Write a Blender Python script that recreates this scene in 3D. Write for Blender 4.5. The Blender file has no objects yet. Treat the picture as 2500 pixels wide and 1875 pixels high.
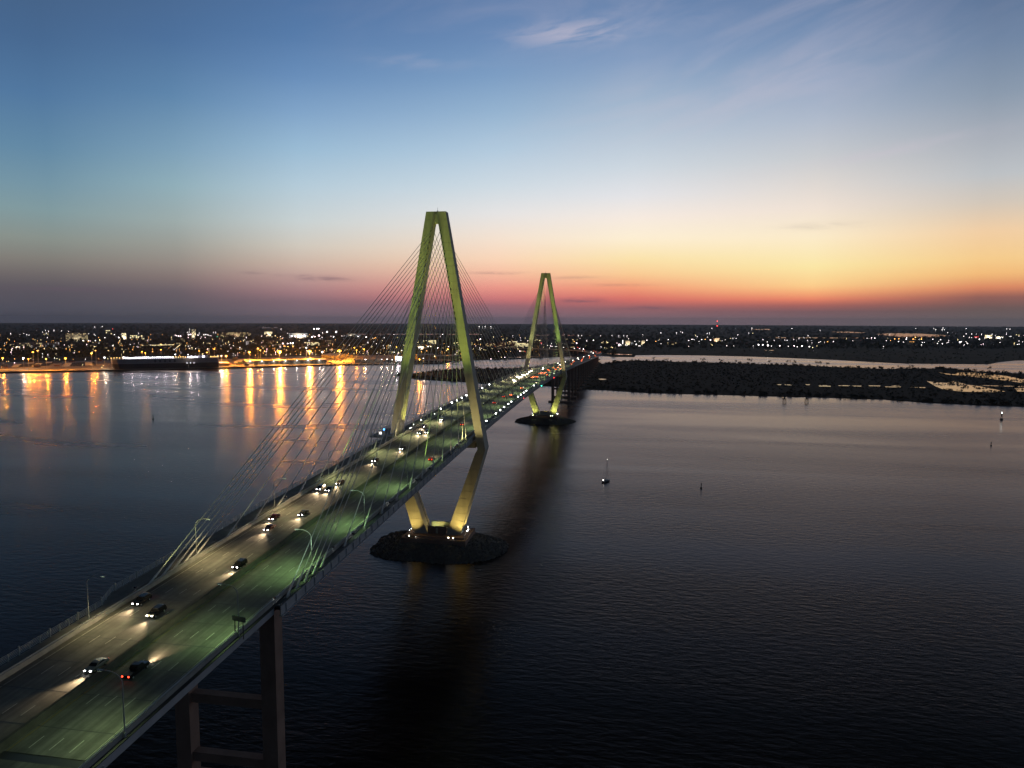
import bpy, math, random
import numpy as np
from mathutils import Matrix, Vector

random.seed(7); NP = np.random.RandomState(11)
sc = bpy.context.scene
COL = sc.collection
R = math.radians

# ------------------------------------------------------------------ camera
CAM = Vector((98.169, -353.4352, 120.3281)); YAW, PIT, ROL, FPX = 0.1656, -0.0910, 0.0038, 1713.7
W0, H0 = 2500.0, 1875.0
FW = Vector((-math.sin(YAW)*math.cos(PIT), math.cos(YAW)*math.cos(PIT), math.sin(PIT)))
_rt = Vector((math.cos(YAW), math.sin(YAW), 0)); _up = _rt.cross(FW)
RT = math.cos(ROL)*_rt + math.sin(ROL)*_up; UP = -math.sin(ROL)*_rt + math.cos(ROL)*_up
cam = bpy.data.cameras.new('camera'); co = bpy.data.objects.new('camera', cam); COL.objects.link(co)
m = Matrix((RT, UP, -FW)).transposed().to_4x4(); m.translation = CAM; co.matrix_world = m
cam.sensor_width = 36; cam.sensor_fit = 'HORIZONTAL'; cam.lens = FPX/W0*36
cam.clip_start = 1; cam.clip_end = 80000
sc.camera = co

# ------------------------------------------------------------------ sky
def ray(u, v): return FW + RT*((u-W0/2)/FPX) - UP*((v-H0/2)/FPX)
def lin(c):
    return tuple(((x/255)/12.92 if x/255 <= .04045 else ((x/255+.055)/1.055)**2.4) for x in c)
SUNDIR = (math.sin(R(15.5)), math.cos(R(15.5)), 0)
def build_world():
    w = bpy.data.worlds.new('World'); sc.world = w; w.use_nodes = True
    nt = w.node_tree; N = nt.nodes; L = nt.links; N.clear()
    def math_(op, a, b=None, c=None, clamp=False):
        n = N.new('ShaderNodeMath'); n.operation = op; n.use_clamp = clamp
        for i, v in enumerate((a, b, c)):
            if v is None: continue
            if isinstance(v, (int, float)): n.inputs[i].default_value = v
            else: L.new(v, n.inputs[i])
        return n.outputs[0]
    def mapr(v, a, b, smooth=True):
        n = N.new('ShaderNodeMapRange'); n.interpolation_type = 'SMOOTHSTEP' if smooth else 'LINEAR'
        L.new(v, n.inputs[0]); n.inputs[1].default_value = a; n.inputs[2].default_value = b
        return n.outputs[0]
    def mix(f, a, b, mode='MIX'):
        n = N.new('ShaderNodeMix'); n.data_type = 'RGBA'; n.blend_type = mode
        if isinstance(f, (int, float)): n.inputs[0].default_value = f
        else: L.new(f, n.inputs[0])
        for i, v in ((6, a), (7, b)):
            if isinstance(v, tuple): n.inputs[i].default_value = (*v, 1)
            else: L.new(v, n.inputs[i])
        return n.outputs[2]
    tc = N.new('ShaderNodeTexCoord'); sep = N.new('ShaderNodeSeparateXYZ'); L.new(tc.outputs['Generated'], sep.inputs[0])
    x, y, z = sep.outputs
    elev = math_('MULTIPLY', math_('ARCSINE', math_('MINIMUM', math_('MAXIMUM', z, -.999), .999)), 180/math.pi)
    hor = math_('SQRT', math_('MAXIMUM', math_('SUBTRACT', 1, math_('MULTIPLY', z, z)), 1e-6))
    dt = math_('DIVIDE', math_('ADD', math_('MULTIPLY', x, SUNDIR[0]), math_('MULTIPLY', y, SUNDIR[1])), hor)
    az = math_('MULTIPLY', math_('ARCCOSINE', math_('MINIMUM', math_('MAXIMUM', dt, -.9999), .9999)), 180/math.pi)
    EMAX = 60.0
    t = math_('DIVIDE', elev, EMAX, clamp=True)
    def ramp(stops):
        stops = list(stops)
        n = N.new('ShaderNodeValToRGB'); L.new(t, n.inputs[0]); cr = n.color_ramp; cr.interpolation = 'LINEAR'
        els = cr.elements
        while len(els) < len(stops): els.new(0.5)
        for e, (d, c) in zip(els, stops): e.position = d/EMAX
        for e, (d, c) in zip(els, stops): e.position = d/EMAX; e.color = (*lin(c), 1)
        return n.outputs[0]
    # sky colours of the afterglow read at five bearings, as elevation profiles
    def column(u, stops):
        a = math.atan((u-W0/2)/FPX); vh = 783+.0038*(u-1250)
        out = [(max(0, math.degrees(math.atan((vh-v)*math.cos(a)/FPX))), c) for v, c in stops][::-1]
        out[0] = (0, tuple(min(255, q*1.12) for q in out[0][1])); top = stops[0][1]; e0 = out[-1][0]
        for e, f in ((e0+5, .66), (e0+14, .33), (58, .13)): out.append((e, tuple(max(3, q*f*(1.0 if i_ < 2 else .9)) for i_, q in enumerate(top))))
        return ramp(out), math.degrees(a-YAW)
    cols = [column(140, [(0,(70,98,134)),(126,(72,105,145)),(252,(82,120,160)),(378,(100,138,166)),(462,(118,150,166)),(521,(130,155,160)),(588,(138,146,140)),(638,(130,126,120)),(672,(113,106,106)),(706,(92,87,95)),(756,(80,80,92)),(785,(66,66,77))]),
            column(440, [(0,(72,103,143)),(126,(78,113,156)),(252,(95,134,172)),(378,(125,160,185)),(462,(145,175,186)),(546,(158,172,171)),(605,(156,156,149)),(647,(149,139,132)),(680,(133,118,116)),(714,(106,96,103)),(756,(88,86,96)),(785,(72,72,82))]),
            column(740, [(0,(75,110,156)),(126,(88,125,171)),(210,(105,142,186)),(294,(130,165,201)),(378,(155,188,213)),(462,(181,204,218)),(546,(202,211,212)),(605,(210,202,190)),(647,(206,182,167)),(680,(192,157,151)),(714,(166,127,131)),(739,(131,106,116)),(785,(98,89,100))]),
            column(1210, [(0,(92,122,166)),(126,(108,140,183)),(210,(125,158,196)),(294,(150,180,209)),(378,(178,202,222)),(462,(206,219,228)),(530,(231,229,228)),(588,(246,227,209)),(638,(252,215,185)),(672,(248,190,162)),(706,(236,152,138)),(731,(206,121,122)),(750,(150,105,115)),(786,(104,92,104))]),
            column(1540, [(0,(100,127,168)),(90,(112,141,181)),(168,(130,156,192)),(252,(156,178,203)),(336,(180,197,214)),(420,(206,216,225)),(487,(229,229,232)),(538,(248,236,225)),(588,(255,240,212)),(638,(253,228,172)),(672,(252,205,150)),(706,(244,156,121)),(731,(220,116,106)),(756,(150,101,106)),(788,(116,97,106))]),
            column(1978, [(0,(98,124,163)),(110,(116,142,178)),(220,(146,166,194)),(310,(176,187,204)),(395,(201,204,208)),(515,(241,227,214)),(585,(254,237,203)),(655,(254,233,168)),(700,(255,208,142)),(715,(252,180,124)),(732,(238,138,106)),(746,(176,104,96)),(762,(126,94,98)),(788,(110,94,100))]),
            column(2380, [(0,(88,112,147)),(126,(110,132,162)),(252,(140,155,174)),(353,(170,176,186)),(437,(190,194,198)),(504,(212,200,186)),(571,(243,208,166)),(638,(248,206,142)),(672,(245,189,124)),(706,(220,136,100)),(726,(150,99,90)),(756,(109,91,90)),(790,(98,90,92))])]
    azd = math_('MULTIPLY', math_('ARCTAN2', x, y), 180/math.pi)
    c, a_prev = cols[0]
    for c2, a2 in cols[1:]:
        c = mix(mapr(azd, a_prev, a2, False), c, c2); a_prev = a2
    c = mix(mapr(azd, a_prev, a_prev+28), c, cols[2][0]); c = mix(mapr(azd, a_prev+28, a_prev+50), c, cols[0][0])
    c = mix(math_('MULTIPLY', mapr(az, 62, 165), .85), c, lin((15, 18, 28)))
    # high cirrus: thin veils and wisps lit by the afterglow, laid out by bearing and elevation
    azw = math_('ARCTAN2', x, y)
    def streaks(rot, along, across, detail, dist, lo, hi, loc):
        cb = N.new('ShaderNodeCombineXYZ'); L.new(azd, cb.inputs[0]); L.new(elev, cb.inputs[1])
        m1 = N.new('ShaderNodeMapping'); L.new(cb.outputs[0], m1.inputs[0]); m1.inputs['Rotation'].default_value = (0, 0, R(rot))
        m2 = N.new('ShaderNodeMapping'); L.new(m1.outputs[0], m2.inputs[0]); m2.inputs['Scale'].default_value = (along, across, 1); m2.inputs['Location'].default_value = loc
        n = N.new('ShaderNodeTexNoise'); L.new(m2.outputs[0], n.inputs[0]); n.inputs['Scale'].default_value = 1; n.inputs['Detail'].default_value = detail; n.inputs['Roughness'].default_value = .58; n.inputs['Distortion'].default_value = dist
        return mapr(n.outputs[0], lo, hi)
    def patch(u, v, wa, we, tilt=0):
        d = ray(u, v).normalized(); a_, e_ = math.degrees(math.atan2(d.x, d.y)), math.degrees(math.asin(d.z))
        da = math_('SUBTRACT', azd, a_); de = math_('SUBTRACT', math_('SUBTRACT', elev, e_), math_('MULTIPLY', da, tilt))
        q = math_('ADD', math_('POWER', math_('ABSOLUTE', math_('DIVIDE', da, wa)), 2), math_('POWER', math_('ABSOLUTE', math_('DIVIDE', de, we)), 2))
        return math_('EXPONENT', math_('MULTIPLY', q, -1))
    veil_n = streaks(-16, .07, .30, 6, .9, .34, .76, (2.3, .7, 0)); wisp_n = streaks(-8, .22, 1.3, 6, 1.0, .34, .64, (.4, 3.1, 0))
    veil = math_('MULTIPLY', veil_n, math_('MAXIMUM', patch(1830, 205, 14, 3.2, .18), math_('MULTIPLY', patch(1750, 20, 22, 2.4), .75)))
    wisp = math_('MULTIPLY', wisp_n, math_('MAXIMUM', math_('MAXIMUM', patch(1400, 80, 4.2, .75, .06), math_('MULTIPLY', patch(2150, 372, 6.5, .4, .1), .6)), math_('MULTIPLY', patch(1010, 150, 4, .5), .3)))
    cl = math_('MINIMUM', math_('ADD', math_('MULTIPLY', veil, .46), math_('MULTIPLY', wisp, .6)), 1)
    c = mix(math_('MULTIPLY', cl, .8), c, lin((206, 196, 208)))
    # a few low dark bars of cloud near the horizon
    bar_n = streaks(0, .5, 3.2, 5, .6, .34, .62, (5.1, 1.2, 0))
    bars = None
    for (u, v, wa, we, a_) in ((1418,734,2.0,.22,.9), (1575,752,1.5,.13,.9), (790,680,1.9,.2,.75), (720,672,1.3,.12,.6), (170,706,2.8,.13,.7), (1210,667,2.2,.12,.4), (1500,696,2.6,.1,.35), (620,666,.9,.12,.35), (1400,678,2,.14,.3), (2000,552,2.5,.25,.25)):
        q = math_('MULTIPLY', patch(u, v, wa, we), a_); bars = q if bars is None else math_('MAXIMUM', bars, q)
    c = mix(math_('MULTIPLY', bars, math_('ADD', math_('MULTIPLY', bar_n, .6), .15)), c, lin((104, 88, 102)))
    bg = N.new('ShaderNodeBackground'); L.new(c, bg.inputs[0]); bg.inputs[1].default_value = 1.0
    out = N.new('ShaderNodeOutputWorld'); L.new(bg.outputs[0], out.inputs[0])
build_world()
vs = sc.view_settings; vs.view_transform = 'Standard'; vs.look = 'None'; vs.exposure = 0; vs.gamma = 1; vs.use_curve_mapping = False
cy = sc.cycles
cy.use_denoising = True
cy.max_bounces = 4; cy.diffuse_bounces = 2; cy.glossy_bounces = 2; cy.transmission_bounces = 2; cy.volume_bounces = 0
cy.sample_clamp_indirect = 3; cy.caustics_reflective = False; cy.caustics_refractive = False
cy.use_light_tree = True

# ------------------------------------------------------------------ helpers
def atz(u, v, z):
    d = ray(u, v); return CAM + d*((z-CAM.z)/d.z)
def atx(u, v, x):
    d = ray(u, v); return CAM + d*((x-CAM.x)/d.x)
def depth(p): return (Vector(p)-CAM).dot(FW)
def mpp(p): return depth(p)/FPX            # metres per photograph pixel at p

MATS = {}
def mat(name, col, rough=.7, metal=0, emit=None, estr=0, noise=None, bump=0, bscale=1, spec=.5, sample=None):
    if name in MATS: return MATS[name]
    ma = bpy.data.materials.new(name); ma.use_nodes = True; nt = ma.node_tree; b = nt.nodes['Principled BSDF']
    b.inputs['Base Color'].default_value = (*col, 1); b.inputs['Roughness'].default_value = rough; b.inputs['Metallic'].default_value = metal
    b.inputs['Specular IOR Level'].default_value = spec
    if emit:
        b.inputs['Emission Color'].default_value = (*emit, 1); b.inputs['Emission Strength'].default_value = estr
        ma.cycles.emission_sampling = sample or 'NONE'
    if noise or bump:
        tc = nt.nodes.new('ShaderNodeTexCoord'); mp = nt.nodes.new('ShaderNodeMapping'); nt.links.new(tc.outputs['Object'], mp.inputs[0])
        nz = nt.nodes.new('ShaderNodeTexNoise'); nt.links.new(mp.outputs[0], nz.inputs[0]); nz.inputs['Detail'].default_value = 6; nz.inputs['Roughness'].default_value = .6
        if noise:
            s, amt, sv = noise[0], noise[1], (noise[2] if len(noise) > 2 else (1, 1, 1))
            mp.inputs['Scale'].default_value = tuple(s*q for q in sv); nz.inputs['Scale'].default_value = 1
            cr = nt.nodes.new('ShaderNodeValToRGB'); nt.links.new(nz.outputs[0], cr.inputs[0])
            cr.color_ramp.elements[0].position = .3; cr.color_ramp.elements[1].position = .72
            cr.color_ramp.elements[0].color = (*[q*(1-amt) for q in col], 1); cr.color_ramp.elements[1].color = (*[min(1, q*(1+amt)) for q in col], 1)
            nt.links.new(cr.outputs[0], b.inputs['Base Color'])
        if bump:
            n2 = nt.nodes.new('ShaderNodeTexNoise'); nt.links.new(tc.outputs['Object'], n2.inputs[0]); n2.inputs['Scale'].default_value = bscale; n2.inputs['Detail'].default_value = 4
            bp = nt.nodes.new('ShaderNodeBump'); bp.inputs['Strength'].default_value = bump; bp.inputs['Distance'].default_value = .1
            nt.links.new(n2.outputs[0], bp.inputs['Height']); nt.links.new(bp.outputs[0], b.inputs['Normal'])
    MATS[name] = ma
    return ma
def glow(name, col, s): return mat(name, (.05,.05,.05), .5, 0, col, s)

class MB:
    def __init__(s): s.v = []; s.f = []; s.mi = []; s.cur = 0
    def add(s, vs, fs):
        o = len(s.v); s.v += [tuple(q) for q in vs]; s.f += [tuple(i+o for i in f) for f in fs]; s.mi += [s.cur]*len(fs); return s
    def box(s, x0, x1, y0, y1, z0, z1):
        return s.add([(x0,y0,z0),(x1,y0,z0),(x1,y1,z0),(x0,y1,z0),(x0,y0,z1),(x1,y0,z1),(x1,y1,z1),(x0,y1,z1)],
            [(3,2,1,0),(4,5,6,7),(0,1,5,4),(1,2,6,5),(2,3,7,6),(3,0,4,7)])
    def hexa(s, lo, hi):
        return s.add(list(lo)+list(hi), [(3,2,1,0),(4,5,6,7),(0,1,5,4),(1,2,6,5),(2,3,7,6),(3,0,4,7)])
    def tube(s, a, b, r0, r1=None, n=8, cap=True):
        a, b = Vector(a), Vector(b); r1 = r0 if r1 is None else r1; d = (b-a).normalized()
        e = d.orthogonal().normalized(); g = d.cross(e)
        vs = [a+(e*math.cos(2*math.pi*i/n)+g*math.sin(2*math.pi*i/n))*r0 for i in range(n)]+[b+(e*math.cos(2*math.pi*i/n)+g*math.sin(2*math.pi*i/n))*r1 for i in range(n)]
        fs = [(i,(i+1)%n,n+(i+1)%n,n+i) for i in range(n)]
        if cap: fs += [tuple(range(n-1,-1,-1)), tuple(range(n,2*n))]
        return s.add(vs, fs)
    def path(s, pts, r, n=6):
        for a, b in zip(pts, pts[1:]): s.tube(a, b, r, n=n)
        return s
    def ball(s, c, r, seg=8, rings=5, sz=1):
        c = Vector(c); vs = [c+Vector((0,0,r*sz))]
        for j in range(1, rings):
            ph = math.pi*j/rings
            for i in range(seg):
                th = 2*math.pi*i/seg; vs.append(c+Vector((r*math.sin(ph)*math.cos(th), r*math.sin(ph)*math.sin(th), r*sz*math.cos(ph))))
        vs.append(c-Vector((0,0,r*sz))); fs = []
        for i in range(seg): fs.append((0, 1+i, 1+(i+1)%seg))
        for j in range(rings-2):
            for i in range(seg):
                a = 1+j*seg+i; b = 1+j*seg+(i+1)%seg; fs.append((a, a+seg, b+seg, b))
        l = len(vs)-1; o = 1+(rings-2)*seg
        for i in range(seg): fs.append((l, o+(i+1)%seg, o+i))
        return s.add(vs, fs)
    def prism(s, poly, y0, y1):      # poly in (x,z), extruded along y
        n = len(poly)
        return s.add([(x,y0,z) for x,z in poly]+[(x,y1,z) for x,z in poly], [tuple(range(n)), tuple(range(2*n-1,n-1,-1))]+[(i,n+i,n+(i+1)%n,(i+1)%n) for i in range(n)])
    def mesh(s, name, mats=()):
        me = bpy.data.meshes.new(name); me.from_pydata(s.v, [], s.f); 
        for q in mats: me.materials.append(q)
        if len(mats) > 1: me.polygons.foreach_set('material_index', s.mi)
        return me
    def build(s, name, m, parent=None, loc=(0,0,0), smooth=False):
        me = s.mesh(name, m if isinstance(m, (list, tuple)) else [m])
        if smooth: me.polygons.foreach_set('use_smooth', [True]*len(me.polygons))
        return link(name, me, parent, loc)
def link(name, me, parent=None, loc=(0,0,0), rot=None, scale=None):
    o = bpy.data.objects.new(name, me); COL.objects.link(o); o.parent = parent; o.location = loc
    if rot is not None: o.rotation_euler = rot
    if scale is not None: o.scale = scale
    return o
def tag(o, label=None, cat=None, group=None, kind=None):
    if label: o['label'] = label
    if cat: o['category'] = cat
    if group: o['group'] = group
    if kind: o['kind'] = kind
    return o
def thing(name, label, cat, loc=(0,0,0), rz=0, group=None):
    o = link(name, None, None, loc, (0,0,rz)); o.empty_display_size = .5
    return tag(o, label, cat, group)
def copy_tree(o, parent=None):
    c = o.copy(); COL.objects.link(c); c.parent = parent
    for ch in o.children: copy_tree(ch, c)
    return c
def spot(name, parent, loc, target, power, col, size=60, blend=.6, rad=.3):
    l = bpy.data.lights.new(name, 'SPOT'); l.energy = power; l.color = col; l.spot_size = R(size); l.spot_blend = blend; l.shadow_soft_size = rad
    o = link(name, l, parent, loc); d = Vector(target)-Vector(loc); o.rotation_euler = d.to_track_quat('-Z', 'Y').to_euler(); return o
def point(name, parent, loc, power, col, rad=.5):
    l = bpy.data.lights.new(name, 'POINT'); l.energy = power; l.color = col; l.shadow_soft_size = rad
    return link(name, l, parent, loc)
ORD = ['first','second','third','fourth','fifth','sixth','seventh','eighth','ninth','tenth','eleventh','twelfth','thirteenth','fourteenth','fifteenth','sixteenth','seventeenth','eighteenth','nineteenth','twentieth']
def nth(i): return ORD[i] if i < len(ORD) else '%d%s' % (i+1, {1:'st',2:'nd',3:'rd'}.get((i+1) % 10, 'th'))
def polysheet(name, pts, z, m, kind='structure', parent=None):
    b = MB(); b.add([(p[0], p[1], z) for p in pts], [tuple(range(len(pts)))])
    me = b.mesh(name, [m]); 
    import bmesh
    bm = bmesh.new(); bm.from_mesh(me); bmesh.ops.triangulate(bm, faces=bm.faces); bmesh.ops.recalc_face_normals(bm, faces=bm.faces)
    if sum(f.normal.z for f in bm.faces) < 0: bmesh.ops.reverse_faces(bm, faces=bm.faces)
    bm.to_mesh(me); bm.free()
    o = link(name, me, parent)
    if kind: o['kind'] = kind
    return o

# ------------------------------------------------------------------ materials
concrete = mat('tower_concrete', (.44,.42,.38), .8, noise=(.4,.17,(1,1,.07)), bump=.25, bscale=1.5)
concrete_d = mat('pier_concrete', (.30,.185,.145), .85, noise=(.15,.25), bump=.25, bscale=1.2)
parapet_m = mat('parapet_concrete', (.30,.29,.27), .85, noise=(.5,.2))
girder_m = mat('girder_paint', (.42,.41,.43), .55, noise=(.3,.12))
steel_d = mat('dark_steel', (.06,.06,.065), .5, .4)
steel_g = mat('galvanised_steel', (.42,.43,.43), .5, .15)
cable_m = mat('cable_sheath', (.68,.68,.68), .45)
white_m = mat('road_paint', (.46,.46,.43), .75, noise=(1.2,.35))
rock_m = mat('riprap_stone', (.12,.11,.10), .95, noise=(.6,.35))
leaf_m = mat('foliage', (.035,.05,.02), .9, noise=(.05,.4), spec=.1)
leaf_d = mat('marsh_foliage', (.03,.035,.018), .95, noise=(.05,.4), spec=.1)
bark_m = mat('bark', (.06,.045,.03), .9)
land_m = mat('land_soil', (.045,.045,.03), .95, noise=(.006,.5), spec=.1)
glass_m = mat('dark_glass', (.02,.02,.025), .08)
rubber = mat('tyre_rubber', (.02,.02,.02), .8)

def road_material():
    ma = bpy.data.materials.new('road_surface'); ma.use_nodes = True; nt = ma.node_tree; N = nt.nodes; L = nt.links; b = N['Principled BSDF']
    tc = N.new('ShaderNodeTexCoord'); mp = N.new('ShaderNodeMapping'); L.new(tc.outputs['Object'], mp.inputs[0]); mp.inputs['Scale'].default_value = (.55, .012, .012)
    n1 = N.new('ShaderNodeTexNoise'); L.new(mp.outputs[0], n1.inputs[0]); n1.inputs['Scale'].default_value = 1.3; n1.inputs['Detail'].default_value = 5
    n2 = N.new('ShaderNodeTexNoise'); L.new(tc.outputs['Object'], n2.inputs[0]); n2.inputs['Scale'].default_value = .35; n2.inputs['Detail'].default_value = 8; n2.inputs['Roughness'].default_value = .65
    cr = N.new('ShaderNodeValToRGB'); L.new(n1.outputs[0], cr.inputs[0]); cr.color_ramp.elements[0].position = .33; cr.color_ramp.elements[1].position = .68
    cr.color_ramp.elements[0].color = (.085,.083,.078,1); cr.color_ramp.elements[1].color = (.19,.185,.175,1)
    c2 = N.new('ShaderNodeValToRGB'); L.new(n2.outputs[0], c2.inputs[0]); c2.color_ramp.elements[0].position = .35; c2.color_ramp.elements[1].position = .7; c2.color_ramp.elements[0].color = (.72,.72,.72,1); c2.color_ramp.elements[1].color = (1.15,1.15,1.15,1)
    mx = N.new('ShaderNodeMix'); mx.data_type = 'RGBA'; mx.blend_type = 'MULTIPLY'; mx.inputs[0].default_value = 1; L.new(cr.outputs[0], mx.inputs[6]); L.new(c2.outputs[0], mx.inputs[7])
    L.new(mx.outputs[2], b.inputs['Base Color']); b.inputs['Roughness'].default_value = .75
    return ma
road_m = road_material()
def water_material(name='water', rough=.27, bump=1.0, deep=(.0007,.0007,.0008), tint=(.98,.86,.83), ior=1.19):
    ma = bpy.data.materials.new(name); ma.use_nodes = True; nt = ma.node_tree; N = nt.nodes; L = nt.links; b = N['Principled BSDF']
    N.remove(b); b = N.new('ShaderNodeBsdfGlossy'); b.distribution = 'GGX'; b.inputs['Color'].default_value = (*tint, 1)
    df = N.new('ShaderNodeBsdfDiffuse'); df.inputs['Color'].default_value = (*deep, 1); fr = N.new('ShaderNodeFresnel'); fr.inputs['IOR'].default_value = ior
    mx = N.new('ShaderNodeMixShader'); L.new(fr.outputs[0], mx.inputs[0]); L.new(df.outputs[0], mx.inputs[1]); L.new(b.outputs[0], mx.inputs[2]); L.new(mx.outputs[0], N['Material Output'].inputs['Surface'])
    tc = N.new('ShaderNodeTexCoord')
    # wind lanes and slicks: broad stretched noise steers roughness
    mp = N.new('ShaderNodeMapping'); L.new(tc.outputs['Object'], mp.inputs[0]); mp.inputs['Rotation'].default_value = (0,0,R(6)); mp.inputs['Scale'].default_value = (.0016, .0105, 1)
    n1 = N.new('ShaderNodeTexNoise'); L.new(mp.outputs[0], n1.inputs[0]); n1.inputs['Scale'].default_value = 1; n1.inputs['Detail'].default_value = 5; n1.inputs['Roughness'].default_value = .55; n1.inputs['Distortion'].default_value = .4
    mr = N.new('ShaderNodeMapRange'); L.new(n1.outputs[0], mr.inputs[0]); mr.inputs[1].default_value = .36; mr.inputs[2].default_value = .66; mr.inputs[3].default_value = rough*.72; mr.inputs[4].default_value = rough*1.22
    L.new(mr.outputs[0], b.inputs['Roughness'])
    def layer(scale, rot, st):
        q = N.new('ShaderNodeMapping'); L.new(tc.outputs['Object'], q.inputs[0]); q.inputs['Rotation'].default_value = (0,0,R(rot)); q.inputs['Scale'].default_value = (scale, scale*st, scale)
        n = N.new('ShaderNodeTexNoise'); L.new(q.outputs[0], n.inputs[0]); n.inputs['Scale'].default_value = 1; n.inputs['Detail'].default_value = 3; n.inputs['Roughness'].default_value = .5; n.inputs['Distortion'].default_value = .3
        return n.outputs[0]
    a = layer(.16, 22, 2.6); c = layer(.45, -12, 2.0)
    ad = N.new('ShaderNodeMath'); ad.operation = 'MULTIPLY_ADD'; L.new(c, ad.inputs[0]); ad.inputs[1].default_value = .35; L.new(a, ad.inputs[2])
    am = N.new('ShaderNodeMapRange'); L.new(n1.outputs[0], am.inputs[0]); am.inputs[1].default_value = .36; am.inputs[2].default_value = .66; am.inputs[3].default_value = .35*bump; am.inputs[4].default_value = bump
    bp = N.new('ShaderNodeBump'); bp.inputs['Distance'].default_value = 1.1; L.new(am.outputs[0], bp.inputs['Strength']); L.new(ad.outputs[0], bp.inputs['Height']); L.new(bp.outputs[0], b.inputs['Normal']); L.new(bp.outputs[0], fr.inputs['Normal'])
    return ma
water_m = water_material('river_water', .25, .24)
pond_m = water_material('still_water', .12, .05, tint=(1,.95,.92), ior=1.33)

# ------------------------------------------------------------------ water and land
RAD = 21000
disc = [(CAM.x+RAD*math.cos(2*math.pi*i/96), CAM.y+RAD*math.sin(2*math.pi*i/96)) for i in range(96)]
polysheet('river', disc, 0, water_m)
def px(lst, z=0): return [atz(u, v, z) for u, v in lst]
shore = [(-420,916),(0,908),(270,903.6),(535,897.5),(625,894.8),(852,889),(960,887),(1080,886),(1110,881.7),(1160,879),(1250,877.5),(1363,871.5),(1420,869),(1462,868.5),(1500,871),(1549,871.5),(1552,867),(1620,866.5),(1720,867.6),(1821,869.8),(1937,874),(2040,878.5),(2125,883),(2215,887.4),(2413,888.8),(2440,884),(2478,880),(2540,879),(2800,884)]
sp = px(shore)
def edge_dir(p): 
    d = Vector((p.x-CAM.x, p.y-CAM.y)).normalized(); return (CAM.x+d.x*RAD*.995, CAM.y+d.y*RAD*.995)
far_arc = []
a0 = math.atan2(sp[-1].y-CAM.y, sp[-1].x-CAM.x); a1 = math.atan2(sp[0].y-CAM.y, sp[0].x-CAM.x)
if a1 < a0: a1 += 2*math.pi
for i in range(25):
    a = a0+(a1-a0)*i/24; far_arc.append((CAM.x+RAD*.995*math.cos(a), CAM.y+RAD*.995*math.sin(a)))
LANDZ = 1.8
land_poly = [(p.x, p.y) for p in sp]+far_arc
polysheet('land', land_poly, LANDZ, land_m)
# bank skirt along the shoreline
b = MB()
for p, q in zip(sp, sp[1:]): b.add([(p.x,p.y,-1),(q.x,q.y,-1),(q.x,q.y,LANDZ),(p.x,p.y,LANDZ)], [(0,1,2,3)])
b.build('river_bank', mat('bank_mud', (.05,.045,.035), .9))['kind'] = 'structure'
# marsh island
isl_near = [(962,916.5),(985,919.5),(1011,924.8),(1081,930),(1135,933),(1167,935.6),(1260,939),(1360,944),(1437,951),(1477,952.5),(1547,957),(1590,959.5),(1647,961),(1760,963.5),(1875,967),(2020,970.5),(2158,975),(2272,983.7),(2400,989.5),(2500,993),(2640,1000)]
isl_far = [(2640,915),(2500,913),(2393,908),(2308,900),(2200,901),(2158,901.5),(2073,898),(2040,897),(1937,892),(1836,889),(1720,885),(1645,884),(1559,880.5),(1526,882),(1493,886),(1470,889),(1462,884),(1440,884),(1330,896),(1240,900.5),(1162,901),(1127,902),(1076,905.5),(1011,912.5),(985,914.5)]
isl = px(isl_near)+px(isl_far)
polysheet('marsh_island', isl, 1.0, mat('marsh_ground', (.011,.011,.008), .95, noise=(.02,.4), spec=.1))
b = MB()
for p, q in zip(isl, isl[1:]+isl[:1]): b.add([(p.x,p.y,-1),(q.x,q.y,-1),(q.x,q.y,1.0),(p.x,p.y,1.0)], [(0,1,2,3)])
b.build('island_bank', MATS['bank_mud'])['kind'] = 'structure'
# sheets of open water inland and on the marsh
def pond(pts, z): return polysheet('pond', [tuple(p)[:2] for p in px(pts, z)], z, pond_m)
ZP = LANDZ+.02
def zp(o, s, pts): return [(o[0]+a/s, o[1]+b/s) for a, b in pts]
S7 = 6.9125
for q in ([(2031,810.2),(2060,809.4),(2113,811.6),(2100,813.0),(2050,812.2)], [(2140,815.5),(2180,813.4),(2240,814.2),(2314,818.6),(2317,820.4),(2280,822.4),(2200,823.4),(2160,818.5)],
          [(1875,823.6),(2115,824.4),(2113,826),(1875,825.2)], [(1920,823.4),(1953,823.6),(1950,825),(1920,824.8)], [(1872,823.8),(1894,824),(1894,825.4),(1872,825)],
          [(1836,803.6),(1880,803.2),(1880,805.4),(1836,805.2)], [(1866,854.6),(1889,854.6),(1887,856.2),(1868,856)],
          [(960,815.2),(1175,815.2),(1175,816.9),(960,816.9)], [(1306,817.4),(1420,818),(1420,819.4),(1306,819)], [(640,799.6),(684,799),(684,800.4),(640,801)], [(850,815.4),(955,815),(955,816.6),(850,817)],
          [(1472,861.4),(1500,864),(1543,865.4),(1543,866.2),(1500,865.4),(1472,863)], [(1240,873.4),(1300,871.5),(1360,870.0),(1360,869.2),(1300,870.4),(1240,872.2)]):
    pond(q, ZP)
IZ = 1.02
pond([(1461,924.8),(1474,924.4),(1481,926),(1474,927.2),(1464,926.6)], IZ)
pond(zp((2180,900), 6.9125, [(745,60),(900,82),(1040,95),(1090,72),(1300,62),(1500,78),(1700,98),(1900,122),(2212,180),(2300,215),(2212,245),(1900,200),(1600,165),(1300,130),(1100,112),(900,95)]), IZ)
pond(zp((2180,900), 6.9125, [(570,210),(700,225),(900,240),(1050,205),(1250,270),(1420,290),(1650,335),(1900,385),(1700,398),(1500,390),(1300,392),(1150,385),(980,365),(850,350),(720,300)]), IZ)
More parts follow.
